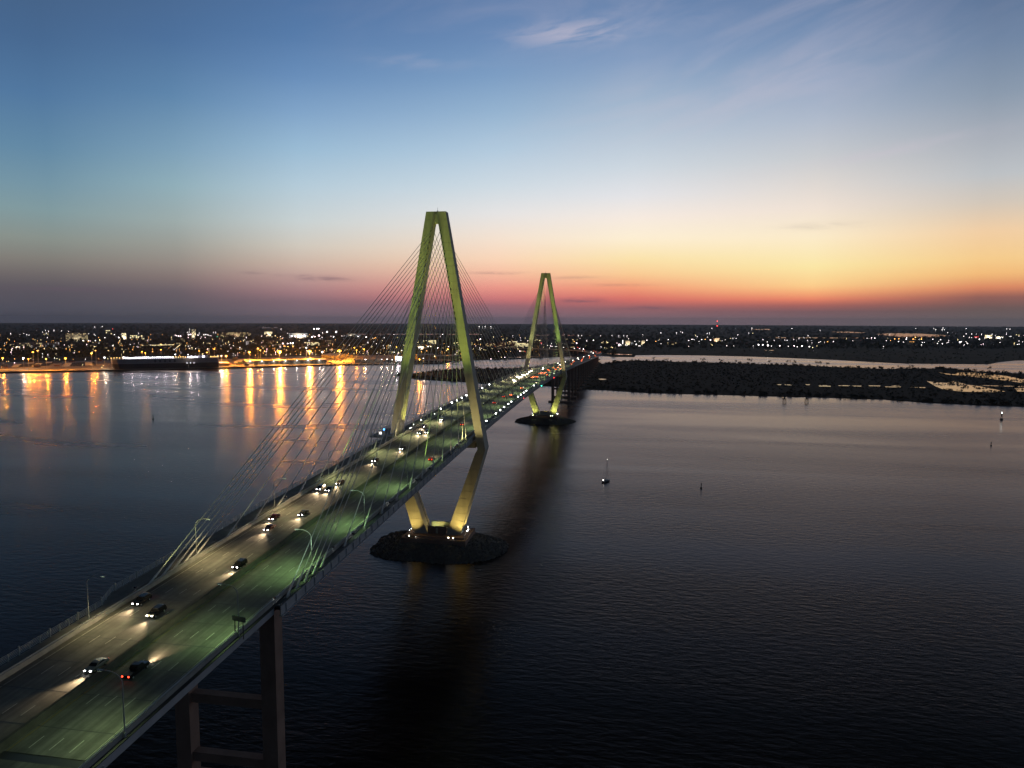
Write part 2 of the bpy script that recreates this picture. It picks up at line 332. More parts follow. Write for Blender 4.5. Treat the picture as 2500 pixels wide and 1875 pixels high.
pond(zp((2180,900), 6.9125, [(1450,278),(1700,285),(1960,290),(2300,295),(2300,312),(1900,300),(1600,292)]), IZ)
pond(zp((2180,900), 6.9125, [(2050,330),(2300,320),(2400,390),(2100,386)]), IZ)
for a, b2, v in ((1895,1908,938),(1915,1935,938.6),(1966,1978,938.2),(2000,2020,940.5),(2046,2075,940.5),(2080,2104,941.5),(2120,2150,941),(2176,2196,941),(2222,2260,945),(1998,2030,941.8),(2160,2200,943.6)):
    pond([(a,v),(b2,v+.3),(b2-2,v+2.0),(a+3,v+1.6)], IZ)

# ------------------------------------------------------------------ vegetation masses
def leaf_mass(name, centres, radii, ntri, m, label, size=.35, flat=.8):
    """crowns built of many leaf-clump faces, one mesh"""
    C = np.array(centres); r = np.array(radii); n = len(C)
    d = NP.normal(size=(n, ntri, 3)); d /= np.linalg.norm(d, axis=2, keepdims=True); d[:, :, 2] = np.abs(d[:, :, 2])*flat*1.15-.15
    rad = r[:, None, None]*(.55+.55*NP.rand(n, ntri, 1)); pos = C[:, None, :]+d*rad
    s = r[:, None, None, None]*size*(.6+.9*NP.rand(n, ntri, 1, 1))
    tri = pos[:, :, None, :]+NP.normal(size=(n, ntri, 3, 3))*s
    V = tri.reshape(-1, 3); V[:, 2] = np.maximum(V[:, 2], .3); k = len(V)//3
    me = bpy.data.meshes.new(name); me.vertices.add(len(V)); me.vertices.foreach_set('co', V.ravel()); me.loops.add(3*k); me.loops.foreach_set('vertex_index', np.arange(3*k))
    me.polygons.add(k); me.polygons.foreach_set('loop_start', np.arange(0, 3*k, 3)); me.update(); me.validate(); me.materials.append(m)
    o = link(name, me); return tag(o, label, 'trees', kind='stuff')
def inside(p, poly):
    c = False; j = len(poly)-1
    for i in range(len(poly)):
        xi, yi = poly[i][0], poly[i][1]; xj, yj = poly[j][0], poly[j][1]
        if (yi > p[1]) != (yj > p[1]) and p[0] < (xj-xi)*(p[1]-yi)/(yj-yi)+xi: c = not c
        j = i
    return c
isl_xy = [(p.x, p.y) for p in isl]
pond_boxes = [[(v.co.x, v.co.y) for v in o.data.vertices] for o in bpy.data.objects if o.name.startswith('pond')]
pond_bb = [(min(p[0] for p in q)-4, max(p[0] for p in q)+4, min(p[1] for p in q)-4, max(p[1] for p in q)+4, q) for q in pond_boxes]
def in_pond(p): return any(b[0] < p[0] < b[1] and b[2] < p[1] < b[3] and inside(p, b[4]) for b in pond_bb)
cs, rs = [], []
xs = [p[0] for p in isl_xy]; ys = [p[1] for p in isl_xy]
k = 0
# shoreline thickets: dense along the rim of the island
for p, q in zip(isl_xy, isl_xy[1:]+isl_xy[:1]):
    L_ = math.dist(p, q); far = (p[1]+q[1])/2
    for i in range(int(L_/5)):
        t = random.random(); n = Vector((-(q[1]-p[1]), q[0]-p[0])).normalized(); off = random.uniform(2, 26)
        c = (p[0]+(q[0]-p[0])*t+n.x*off, p[1]+(q[1]-p[1])*t+n.y*off)
        if not inside(c, isl_xy): c = (p[0]+(q[0]-p[0])*t-n.x*off, p[1]+(q[1]-p[1])*t-n.y*off)
        if inside(c, isl_xy) and not in_pond(c) and not (abs(c[0]) < 24):
            r = random.uniform(1.6, 3.5)*(1.0 if random.random() < .85 else 1.35); cs.append((c[0], c[1], r*.55+.6)); rs.append(r)
while k < 9000:
    c = (random.uniform(min(xs), max(xs)), random.uniform(min(ys), max(ys)))
    k += 1
    if inside(c, isl_xy) and not in_pond(c) and not (abs(c[0]) < 22):
        r = random.uniform(.9, 2.2); cs.append((c[0], c[1], r*.35+.6)); rs.append(r)
for bb in pond_bb:
    if bb[3] > 1900 or bb[1]-bb[0] < 60: continue
    for _ in range(int((bb[1]-bb[0])*(bb[3]-bb[2])/55)):
        c = (random.uniform(bb[0], bb[1]), random.uniform(bb[2], bb[3]))
        if inside(c, bb[4]) and math.sin(c[0]*.045+1.3*math.sin(c[1]*.03))+math.sin(c[1]*.11+c[0]*.02) > .15: r = random.uniform(.7, 1.9); cs.append((c[0], c[1], r*.2+.9)); rs.append(r)
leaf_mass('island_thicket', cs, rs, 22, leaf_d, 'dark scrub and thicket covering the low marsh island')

# ------------------------------------------------------------------ bridge geometry
def zr0(y):
    if y < 669: return 63-4.6e-5*(y-235.5)**2
    z = 63-4.6e-5*433.5**2; 
    if y < 1480: return z-.0327*(y-669)
    return z-.0327*811-2.0*math.tanh((y-1480)/120)
stations = []
def add_station(x, y, z, h): stations.append((x, y, z, h))
y = -330.
while y < 1600: add_station(0, y, zr0(y), 0); y += 15.3 if y < 700 else 30
hx, hy, hh = 0.0, y, 0.0; zz = zr0(y)
s_ = 0
while hy < 3400 and s_ < 70:
    add_station(hx, hy, zz, hh); hh = min(R(46), hh+R(2.6)) if s_ > 3 else hh; hx -= 30*math.sin(hh); hy += 30*math.cos(hh); zz = max(9, zz-.45); s_ += 1
def zr(y): return zr0(y)
def sweep(prof, y0, y1, name, m, parent, n=None, far=True):
    """closed cross-section (x, dz) swept along the deck between two chainages"""
    st = [s for s in stations if y0 < s[1] < y1 or (s[3] > 0 and y1 > 1500)]
    st = ([(0, y0, zr(y0), 0)] if y0 < 1500 else [])+st+([(0, y1, zr(y1), 0)] if y1 < 1500 else [])
    b = MB(); k = len(prof); vs = []
    for (x, y, z, h) in st:
        for (dx, dz) in prof: vs.append((x+dx*math.cos(h), y+dx*math.sin(h), z+dz))
    fs = []
    for i in range(len(st)-1):
        for j in range(k):
            a = i*k+j; c = i*k+(j+1) % k; fs.append((a, c, c+k, a+k))
    fs.append(tuple(range(k-1, -1, -1))); fs.append(tuple((len(st)-1)*k+j for j in range(k)))
    b.add(vs, fs); return b.build(name, m, parent)
def rect(x0, x1, z0, z1): return [(x0,z1),(x0,z0),(x1,z0),(x1,z1)]

deck = thing('bridge_deck', 'long bridge deck carrying eight lanes, median, parapets and a railed footpath', 'bridge deck', (0,0,0))
YE, YJ, YA0, YA1 = -330, -263, -207, 676
sweep(rect(-17.6,17.6,-.35,0), YE, YJ-.9, 'road_slab', road_m, deck)
sweep(rect(-17.6,17.6,-.35,0), YJ+.9, YA0, 'road_slab', road_m, deck)
sweep(rect(-19.35,19.35,-.35,0), YA0, YA1, 'road_slab', road_m, deck)
sweep(rect(-17.6,17.6,-.35,0), YA1, 5000, 'road_slab', road_m, deck)
sweep(rect(-17.6,17.6,-.5,-.06), YJ-.9, YJ+.9, 'expansion_joint', steel_d, deck)
for s in (-1, 1):
    p = [(s*17.0,-.02),(s*17.0,.25),(s*17.22,.95),(s*17.5,.95),(s*17.5,-.02)]
    if s > 0: p = p[::-1]
    sweep(p, YE, 5000, 'parapet', parapet_m, deck)
    for q in (1.12, 1.3): sweep(rect(s*17.34-.05, s*17.34+.05, q-.05, q+.05), YE, 700, 'parapet_rail', steel_g, deck)
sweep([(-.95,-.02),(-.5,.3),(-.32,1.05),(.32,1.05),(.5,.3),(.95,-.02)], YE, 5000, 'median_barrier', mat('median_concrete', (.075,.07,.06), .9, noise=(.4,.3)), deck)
# edge girders: one panel per bay, each with stiffeners
bays = [YA0+15.3*i for i in range(int((YA1-YA0)/15.3)+1)]
stiff = MB().box(0,.28,-.16,.16,-2.15,-.25).mesh('stiffener', [girder_m])
for s in (-1, 1):
    for y0, y1 in zip(bays, bays[1:]):
        g = sweep(rect(s*19.42-.09, s*19.42+.09, -2.25, -.12), y0+.05, y1-.05, 'edge_girder', girder_m, deck)
        if s > 0:
            for j in range(3):
                yy = y0+2.5+5.1*j; link('stiffener', stiff, g, (19.5, yy, zr(yy)))
    sweep(rect(s*19.5-.42, s*19.5+.42, -2.45, -2.25), YA0, YA1, 'bottom_flange', girder_m, deck)
    sweep(rect(s*17.75-.1, s*17.75+.1, -2.0, -.1), YE, YA0, 'fascia_girder', girder_m, deck)
    sweep(rect(s*17.75-.1, s*17.75+.1, -2.6, -.1), YA1, 5000, 'fascia_girder', girder_m, deck)
    sweep(rect(s*18.0-.35, s*18.0+.35, -.12, .04), YE, YA0, 'fascia_ledge', steel_d, deck)
for x in (-12, -6, 0, 6, 12):
    sweep(rect(x-.2, x+.2, -2.6, -.36), YE, YA0, 'plate_girder', steel_d, deck); sweep(rect(x-.2, x+.2, -2.6, -.36), YA1, 5000, 'plate_girder', steel_d, deck)
fb = MB().box(-19.3,19.3,-.2,.2,-2.0,-.36).mesh('floor_beam', [steel_d])
for y0 in bays[:-1]:
    for j in (0, 1, 2):
        yy = y0+2.5+5.1*j
        link('floor_beam', fb, deck, (0, yy, zr(yy)))
drain = MB().tube((0,0,0),(0,0,-2.4),.14,n=6).mesh('drain_pipe', [steel_g])
for i in range(10): yy = -327+7.3*i; link('drain_pipe', drain, deck, (18.1, yy, zr(yy)-1.2)) if yy < YA0 else None
sj = MB().box(-16.9,16.9,-.09,.09,0,.006).mesh('slab_joint', [steel_d])
for yy in [-322+9.5*i for i in range(13)]+bays[1:26]:
    if abs(yy-YJ) > 3: o = link('slab_joint', sj, deck, (0, yy, zr(yy)+.003)); o.rotation_euler = (math.atan(zr(yy+1)-zr(yy)), 0, 0)
# outboard service ledge on the right, footpath on the left
sweep(rect(17.5,19.3,-.05,.06), YA0, YA1, 'service_ledge', steel_d, deck)
walk_m = mat('footpath_concrete', (.20,.195,.185), .85, noise=(.4,.2))
sweep(rect(-21.6,-17.85,-.3,.12), YE, -214, 'footpath', walk_m, deck)
b = MB(); za, zb = zr(-214), zr(-207)
b.hexa([(-21.6,-214,za-.3),(-17.85,-214,za-.3),(-19.9,-207,zb-.3),(-24.6,-207,zb-.3)], [(-21.6,-214,za+.12),(-17.85,-214,za+.12),(-19.9,-207,zb+.12),(-24.6,-207,zb+.12)]); b.build('footpath', walk_m, deck)
for a, c in ((-207,-13.95),(13.95,456.9),(485.1,676)): sweep(rect(-24.6,-19.95,-.3,.12), a, c, 'footpath', walk_m, deck)
for yc in (0, 471):
    b = MB(); z = zr(yc); b.box(-32.6,-25.4,yc-13.9,yc+13.9,z-.45,z+.14); b.box(-25.35,-19.95,yc-13.9,yc-6,z-.45,z+.12); b.box(-25.35,-19.95,yc+6,yc+13.9,z-.45,z+.12); b.build('overlook_platform', walk_m, deck)
# railing
post = MB().box(-.085,.085,-.085,.085,0,1.5).mesh('railing_post', [steel_g]); tall = MB().box(-.11,.11,-.11,.11,0,1.95).mesh('railing_post', [steel_g])
def rail_x(y): return -21.5 if y < -214 else (-21.5-3.0*(y+214)/7 if y < -207 else -24.5)
yy, i = -328., 0
while yy < 430:
    if not (-14 < yy < 14): link('railing_post', tall if i % 3 == 0 else post, deck, (rail_x(yy), yy, zr(yy)+.1))
    i += 1; yy += 2.55
for yc in (0, 471):
    ring = [(-24.5,yc-14),(-32.4,yc-13.6),(-32.4,yc+13.6),(-24.5,yc+14)]
    for h in (.3,.6,.9,1.2,1.5):
        b = MB(); b.path([(x, y, zr(yc)+.14+h) for x, y in ring], .045, 5); b.build('overlook_rail', steel_g, deck)
    for p, q in zip(ring, ring[1:]):
        n = max(2, int(math.dist(p, q)/2.6))
        for j in range(n): t = j/n; link('railing_post', post, deck, (p[0]+(q[0]-p[0])*t, p[1]+(q[1]-p[1])*t, zr(yc)+.14))
for h in (.35,.65,.95,1.25,1.55):
    for a, c in ((YE,-14),(14,457),(485,676)):
        pts = [(rail_x(y), y, zr(y)+.1+h) for y in sorted(set([a, c]+[q for q in [-214,-207]+bays if a < q < c]+[q for q in np.arange(YE,-214,15) if a < q < c]))]
        MB().path(pts, .058, 5).build('railing', steel_g, deck)
# lane paint
dash = MB().box(-.07,.07,-1.53,1.53,0,.006).mesh('lane_dash', [white_m])
extra = MB()
for x in (4.3, 8.0, 11.7, -4.3, -8.0, -11.7):
    yy = -259.3-12.2*5 if x > 0 else -252-12.2*6
    while yy < 640:
        if abs(yy-YJ) > 3:
            if yy < 260: o = link('lane_dash', dash, deck, (x, yy, zr(yy)+.006)); o.rotation_euler = (math.atan(zr(yy+1)-zr(yy)), 0, 0)
            else: extra.hexa([(x-.07,yy-1.5,zr(yy-1.5)+.004),(x+.07,yy-1.5,zr(yy-1.5)+.004),(x+.07,yy+1.5,zr(yy+1.5)+.004),(x-.07,yy+1.5,zr(yy+1.5)+.004)], [(x-.07,yy-1.5,zr(yy-1.5)+.012),(x+.07,yy-1.5,zr(yy-1.5)+.012),(x+.07,yy+1.5,zr(yy+1.5)+.012),(x-.07,yy+1.5,zr(yy+1.5)+.012)])
        yy += 12.2
extra.build('far_lane_dashes', white_m, deck)['kind'] = 'stuff'
for x, c in ((15.5,white_m),(-15.5,white_m),(1.45,mat('yellow_paint',(.28,.20,.04),.7)),(-1.45,MATS['yellow_paint'])):
    sweep(rect(x-.075,x+.075,.003,.009), YJ+1, 5000, 'edge_line', c, deck); sweep(rect(x-.075,x+.075,.003,.009), YE, YJ-1, 'edge_line', c, deck)

# towers ------------------------------------------------------------------
def upper(z):
    xo = 5.13+(175-z)*.17263; w = 5.0-(175-z)/121.3*1.0; return xo-w, xo, 4.78+(175-z)/121.3*4.79
def lower(z):
    t = (53.7-z)/45.6; xo = 26.07+(12.64-26.07)*t; w = 4.6+(7.55-4.6)*t; return xo-w, xo, 9.57+(8.54-9.57)*t
def ring(f, z, s, ins=0):
    xi, xo, d = f(z); xi += ins; xo -= ins; d -= 2*ins
    q = [(s*xi,-d/2,z),(s*xo,-d/2,z),(s*xo,d/2,z),(s*xi,d/2,z)]
    return q if s > 0 else [q[1],q[0],q[3],q[2]]
tower = thing('bridge_tower', 'nearer of the two diamond-shaped concrete bridge towers, lit green and gold', 'bridge tower', (0,0,0))
for s in (-1, 1):
    b = MB(); b.hexa(ring(upper,55.6,s,.14), ring(upper,174.7,s,.14)); lg = b.build('upper_leg', concrete, tower)
    zs = np.linspace(57.2, 175, 31)
    for a, c in zip(zs, zs[1:]): MB().hexa(ring(upper,a+.08,s), ring(upper,c-.08 if c < 174.9 else c,s)).build('lift', concrete, lg)
    b = MB(); lo, hi = ring(lower,51.6,s), ring(upper,57.05,s); mid = ring(upper,53.9,s); b.hexa(lo, mid); b.hexa([(x,y,z+.001) for x,y,z in mid], hi); b.build('knee', concrete, tower)
    b = MB(); b.hexa(ring(lower,7.8,s,.14), ring(lower,51.5,s,.14)); lg = b.build('lower_leg', concrete, tower)
    zs = np.linspace(7.9, 51.45, 12)
    for a, c in zip(zs, zs[1:]): MB().hexa(ring(lower,a+.08,s), ring(lower,c-.08,s)).build('lift', concrete, lg)
b = MB(); b.box(-1.6,1.6,-1.7,1.7,169.2,173.6); b.box(-.45,.45,-2.15,2.15,169.8,173.9); b.build('crosshead', concrete, tower)
MB().box(-20.6,20.6,-3.2,3.2,54.3,57.3).build('crossbeam', concrete, tower)
MB().box(-5.0,5.0,-4.1,-3.6,8.2,12.1).build('front_wall', concrete_d, tower)
MB().box(-5.0,5.0,3.3,3.9,8.2,12.6).build('rear_wall', concrete, tower)
MB().box(-.55,.55,-4.18,-4.12,8.4,11.2).build('door', mat('door_paint',(.5,.47,.36),.6), tower)
MB().box(-.9,.7,-.4,.6,8.2,9.9).build('control_cabinet', steel_d, tower)
MB().box(-17.2,17.2,-11.6,11.6,-2,7.4).box(-15.8,15.8,-9.4,9.4,7.4,8.1).build('pile_cap', concrete_d, tower)
b = MB(); b.tube((.25,0,173.6),(.25,0,177.3),.12,.05,6); b.box(-.2,.7,-.1,.1,175.5,175.7); b.build('lightning_mast', steel_d, tower)
for s in (-1, 1):
    b = MB()
    for k in range(22): z = 9.5+k*1.0; xi = lower(z)[0]; b.box(s*(xi-.25)-.05, s*(xi-.25)+.05, 1.2, 1.9, z, z+.1)
    for yy in (1.2, 1.9): b.tube((s*(lower(9)[0]-.2),yy,9),(s*(lower(31)[0]-.2),yy,31),.07,n=5)
    if s < 0: b.build('ladder', steel_d, tower)
# stay cables as parts of the tower they hang from
side = [-15.3*k for k in range(1, 13)]+[-188.5,-193.2,-197.9,-202.6]
main = [14.4*k for k in range(1, 17)]
CX = 18.55
for s in (-1, 1):
    for fan in (side, main):
        sg = -1 if fan is side else 1
        for k, yd in enumerate(fan):
            za = 121.6+2.93*k; xi, xo, d = upper(za); A = Vector((s*(xi+.55), sg*(d/2-.1), za)); B = Vector((s*CX, yd, zr(yd)-.2 if True else 0))
            D = (A-B).normalized()
            c = MB().tube(B+D*3, A, .125, n=6).build('stay_cable', cable_m, tower)
            MB().tube(B, B+D*5.2, .24, n=8).tube(B+D*5.2, B+D*6.4, .24, .14, 8).tube(B+D*3.7, B+D*3.95, .36, n=8).build('anchor_pipe', cable_m, c)
            MB().tube(A-D*.2, A-D*1.6, .26, .2, 6).build('upper_socket', steel_d, c)
            f = B+Vector((0, -.9*(-1 if yd > 0 else 1) if False else 0, 0))
            e = Vector((D.x, D.y, 0)).normalized()
            b = MB()
            for q in (-.32, .32):
                n = Vector((-e.y, e.x, 0))*q
                b.add([B+n-e*1.6+Vector((0,0,.05)), B+n+e*1.1+Vector((0,0,.05)), B+n+D*2.6, B+n+D*1.2], [(0,1,2,3)])
                b.add([B+n*1.15-e*1.6+Vector((0,0,.05)), B+n*1.15+e*1.1+Vector((0,0,.05)), B+n*1.15+D*2.6, B+n*1.15+D*1.2], [(3,2,1,0)])
            b.tube(B+D*2.3, Vector((B.x+e.x*2.6, B.y+e.y*2.6, zr(yd)+.05)), .08, n=5)
            b.build('anchor_bracket', girder_m, c)
tower2 = copy_tree(tower); tower2.location = (0,471,0); tower2.rotation_euler = (0,0,math.pi)
tag(tower2, 'farther and smaller-looking concrete bridge tower, lit yellow-green', 'bridge tower')
tower['group'] = tower2['group'] = 'diamond towers of the bridge'

# rock islands round the tower feet -------------------------------------------
ico_v = []; 
def rock_island(yc, label):
    t = thing('rock_island', label, 'rock island', (0,yc,0), 0, 'riprap islands round the tower bases')
    out = []; n = 40
    def rad(a): 
        cx, sy = abs(math.cos(a)), abs(math.sin(a)); return 1/((cx/36)**2.7+(sy/26)**2.7)**(1/2.7)
    b = MB()
    lev = [(1.0,-1.5),(.97,.3),(.86,1.7),(.70,3.2),(.52,5.2)]
    for f, z in lev:
        for i in range(n): a = 2*math.pi*i/n; r = rad(a)*f*(1+.03*math.sin(5*a+1)+.02*math.sin(11*a)); b.v.append((r*math.cos(a), r*math.sin(a), z))
    for j in range(len(lev)-1):
        for i in range(n): b.f.append((j*n+i, j*n+(i+1)%n, (j+1)*n+(i+1)%n, (j+1)*n+i)); b.mi.append(0)
    b.f.append(tuple((len(lev)-1)*n+i for i in range(n))); b.mi.append(0)
    b.build('mound', rock_m, t)
    b = MB()
    for _ in range(2600):
        a = random.uniform(0, 2*math.pi); f = math.sqrt(random.uniform(.25, 1.0)); r = rad(a)*f*(1+.03*math.sin(5*a+1))
        z = np.interp(-f, [-1,-.97,-.86,-.70,-.5], [-.3,.2,1.6,3.1,5.2]); p = Vector((r*math.cos(a), r*math.sin(a), z))
        if abs(p.x) < 17.6 and abs(p.y) < 12: continue
        s = random.uniform(.35, 1.0); vs = []
        for v in ((1,0,0),(-1,0,0),(0,1,0),(0,-1,0),(0,0,1),(0,0,-1),(.7,.7,.3),(-.7,-.6,.4)): vs.append(p+Vector(v)*s*random.uniform(.6, 1.15))
        b.add(vs, [(0,6,4),(6,2,4),(2,1,4),(1,7,4),(7,3,4),(3,0,4),(2,0,5),(1,2,5),(3,1,5),(0,3,5),(0,2,6),(1,3,7)])
    tag(b.build('riprap', rock_m, t), kind='stuff')
rock_island(0, 'dark riprap rock island around the foot of the nearer tower')
rock_island(471, 'dark riprap rock island around the foot of the farther tower')

# piers ------------------------------------------------------------------
def pier(yc, label, xs=(-11.9, 11.9), w=4.0, beams=(25,), x0=0, z=None, h=0, group='approach piers of the bridge'):
    z = z if z is not None else zr(yc); top = z-2.65
    t = thing('bridge_pier', label, 'pier', (x0, yc, 0), h, group)
    for x in xs: MB().box(x-w/2, x+w/2, -1.9, 1.9, -2, top-2.4).build('column', concrete_d, t)
    b = MB(); b.prism([(-16.5,top),(-16.5,top-1.0),(-12.5,top-2.38),(12.5,top-2.38),(16.5,top-1.0),(16.5,top)], -2.1, 2.1); b.build('cap', concrete_d, t)
    for bz in beams: MB().box(xs[0]+w/2, xs[-1]-w/2, -1.2, 1.2, bz-1.2, bz+1.2).build('crossbeam', concrete_d, t)
    MB().box(xs[0]-6, xs[-1]+6, -5, 5, -2, 1.9).build('footing', concrete_d, t)
pier(-198, 'tall two-column concrete anchor pier under the near end of the cables', beams=(24.7, 9))
pier(669, 'two-column anchor pier standing in the water just beyond the farther tower', beams=(20,))
yy, i = 735, 0
while yy < 1600:
    pier(yy, 'approach pier, %s in the row behind the farther tower' % nth(i), w=3.2, beams=()); yy += 66; i += 1
for j in range(0, len(stations)):
    x, y, z, h = stations[j]
    if y > 1640 and h > 0 and j % 3 == 0: pier(y, 'viaduct pier under the curving far end of the road, %s along the curve' % nth(i-14), w=2.6, beams=(), x0=x, z=z, h=h); i += 1

# ------------------------------------------------------------------ lamps on the deck
lamp_head_m = mat('luminaire_housing', (.35,.36,.36), .5, .3)
def lens(name, c, s): return glow(name, c, s)
GREEN = (.44,.93,.27); YELL = (1,.73,.34); MIX = (.62,.93,.30)
def make_lamp():
    t = thing('lamp_post', 'x', 'lamp post')
    MB().tube((0,0,0),(0,0,9.2),.13,.09,8).tube((0,0,0),(0,0,.7),.22,n=8).build('pole', steel_g, t)
    pts = [(-2.8*(1-math.cos(a)), 0, 9.2+1.9*math.sin(a)) for a in np.linspace(0, math.pi/2, 9)]; pts.append((-3.6,0,11.12))
    MB().path(pts, .075, 6).build('arm', steel_g, t)
    h = MB().box(-4.5,-3.5,-.17,.17,11.0,11.2).build('luminaire', lamp_head_m, t)
    MB().box(-4.4,-3.65,-.12,.12,10.965,10.995).build('lamp_lens', glow('lamp_lens_glow', (.8,1,.7), 3), h)
    return t
proto_lamp = make_lamp(); used = False
def lamp(x, y, flip, power, col, label):
    global used
    o = proto_lamp if not used else copy_tree(proto_lamp); used = True
    z = zr(y); o.location = (x, y, z+.1); o.rotation_euler = (0, 0, math.pi if flip else 0); o['label'] = label; o['group'] = 'lamp posts along the bridge deck'
    if power: spot('street_light', o, (-4.0,0,10.9), (-7.5,0,0), power, col, 128, .85, .25)
PW = 3600
RY = [-299,-256,-221.8,-187,-150,-107,-64]+[-20+42*i for i in range(17)]
for i, y in enumerate(RY):
    col = [(.66,.8,.38),(.56,.88,.32),(.46,.92,.28),GREEN,GREEN,(.50,.93,.28),(.58,.93,.28)][i] if i < 7 else MIX
    lamp(17.75, y, False, PW*(.5 if i < 2 else .9 if i == 2 else 1.5 if y < 200 else 2.1), col, 'curved lamp post on the right parapet, %s from the near end' % nth(i))
LY = [-222,-183,-140,-97,-50]+[-8+42*i for i in range(16)]
for i, y in enumerate(LY):
    lamp(-17.75 if y > -214 else -17.8, y, True, PW*(1.0 if i < 1 else 2.1 if y < 200 else 2.2), YELL if i < 3 else (.86,.86,.34), 'curved lamp post beside the left footpath, %s from the near end' % nth(i))
# road sign standing on the right edge
t = thing('road_sign', 'dark rectangular road sign on two posts at the right edge of the deck', 'road sign', (18.3,-222.5,zr(-222.5)), 0)
for x in (-.1, .1):
    pass
for yy in (-1.1, 1.1): MB().box(-.07,.07,yy-.07,yy+.07,0,4.9).build('post', steel_d, t)
t.rotation_euler = (0,0,R(78))
MB().box(-.06,.06,-1.75,1.75,3.7,4.8).build('sign_board', mat('sign_green', (.015,.07,.04), .5), t)
MB().box(-.075,-.062,-1.72,1.72,3.73,4.77).build('sign_back', mat('sign_back', (.12,.12,.12), .5), t)

# ------------------------------------------------------------------ floodlights
flood_lens = glow('floodlight_glow', (.95,1,.93), 14)
def make_flood():
    t = thing('floodlight', 'x', 'floodlight')
    MB().tube((0,0,0),(0,0,1.5),.07,n=6).build('bracket', steel_g, t)
    h = MB(); h.hexa([(-.42,-.3,1.4),(.42,-.3,1.4),(.42,.25,1.5),(-.42,.25,1.5)], [(-.42,-.45,2.1),(.42,-.45,2.1),(.42,.25,2.05),(-.42,.25,2.05)]); h = h.build('housing', steel_d, t)
    MB().add([(-.4,-.325,1.45),(.4,-.325,1.45),(.4,-.465,2.08),(-.4,-.465,2.08)], [(0,1,2,3)]).build('lens', flood_lens, h)
    return t
pf = make_flood(); ufl = False
def flood(p, rz, label, group, target=None, power=0, col=(1,1,1), size=40, sc_=1.0):
    global ufl
    o = pf if not ufl else copy_tree(pf); ufl = True
    for ch in list(o.children):
        if ch.type == 'LIGHT': bpy.data.objects.remove(ch)
    o.location = p; o.rotation_euler = (0,0,rz); o.scale = (sc_,)*3; o['label'] = label; o['group'] = group
    if power:
        q = Matrix.Rotation(-rz, 3, 'Z') @ (Vector(target)-Vector(p))/sc_
        spot('flood_beam', o, (0,-.7,1.8), q, power, col, size, .7, .4)
    return o
OLIVE = (.88,.92,.15); DGREEN = (.55,.92,.13); GOLD = (1,.72,.18)
G1 = 'floodlights along the deck edges'
for s, nm, cc in ((-1,'left',(.95,1,.35)),(1,'right',(.62,1,.62))):
    flood((s*18.0,-207,zr(-207)+.9), math.pi, 'floodlight at the foot of the outermost stay cables on the %s side' % nm, G1, (s*15.5,-120,104), 26000, cc, 46, sc_=.6)
    flood((s*18.0,-174,zr(-174)+.9), math.pi, 'floodlight among the near stay cables on the %s parapet' % nm, G1, (s*14.5,-80,118), 20000, cc, 46, sc_=.6)
# in front of the nearer tower, aimed up at its near faces
for s in (-1, 1):
    nm = 'left' if s < 0 else 'right'
    flood((s*19.0,-38,zr(-38)), math.pi, 'floodlight on the %s deck edge nearest in front of the nearer tower' % nm, G1, (s*13,-3,128), 90000 if s > 0 else 70000, OLIVE, 34)
    flood((s*19.2,-82,zr(-82)), math.pi, 'floodlight on the %s deck edge, second in front of the nearer tower' % nm, G1, (s*8,-3,152), 130000, OLIVE if s > 0 else DGREEN, 24)
    flood((s*19.0,-100,zr(-100)), math.pi, 'floodlight on the %s deck edge, third in front of the nearer tower' % nm, G1, (s*15,-3,112), 90000, DGREEN, 20)
    flood((s*19.0,-130,zr(-130)), math.pi, 'floodlight on the %s deck edge, fourth in front of the nearer tower' % nm, G1)
    flood((s*19.0,-162,zr(-162)), math.pi, 'floodlight on the %s deck edge, fifth in front of the nearer tower' % nm, G1)
    # behind the nearer tower, lenses towards the camera
def fl_at(u, v, x):
    p = atx(u, v, x); return p
for i, (a, bq, sz) in enumerate(((510,1040,.8),(647,968,.9),(890,843,.5),(1000,790,1.2),(1205,690,1.3),(1297,647,1.1),(1382,605,1.2),(1467,565,1.3),(1680,465,.6),(1750,437,1.2),(1880,380,1.2))):
    p = fl_at(940+a/7.373, 880+bq/7.373, -18.9); yv = p.y
    flood((-18.9, yv, zr(yv)+.4), 0, 'bright floodlight on the left deck edge, %s beyond the nearer tower' % nth(i), G1, (-14,3,120), 16000 if i in (3,5,7) else 0, OLIVE, 30, sc_=sz)
for i, (u, v) in enumerate([(940+a/7.373, 880+c/7.373) for a, c in ((1825,995),(1997,868),(2075,812),(2147,762))]+[(1240+a/6.9125, 820+c/6.9125) for a, c in ((8,1083),(60,1040),(172,963),(220,930),(268,897),(313,868),(440,783))]):
    p = fl_at(u, v, 18.9); yv = p.y
    tgt = (14, 3, 120) if yv < 235 else (14, 468, 120)
    flood((18.9, yv, zr(yv)+.4), 0, 'bright floodlight on the right deck edge, %s beyond the nearer tower' % nth(i), G1, tgt, 16000 if i in (1,3) else 0, OLIVE, 30, sc_=1.0)
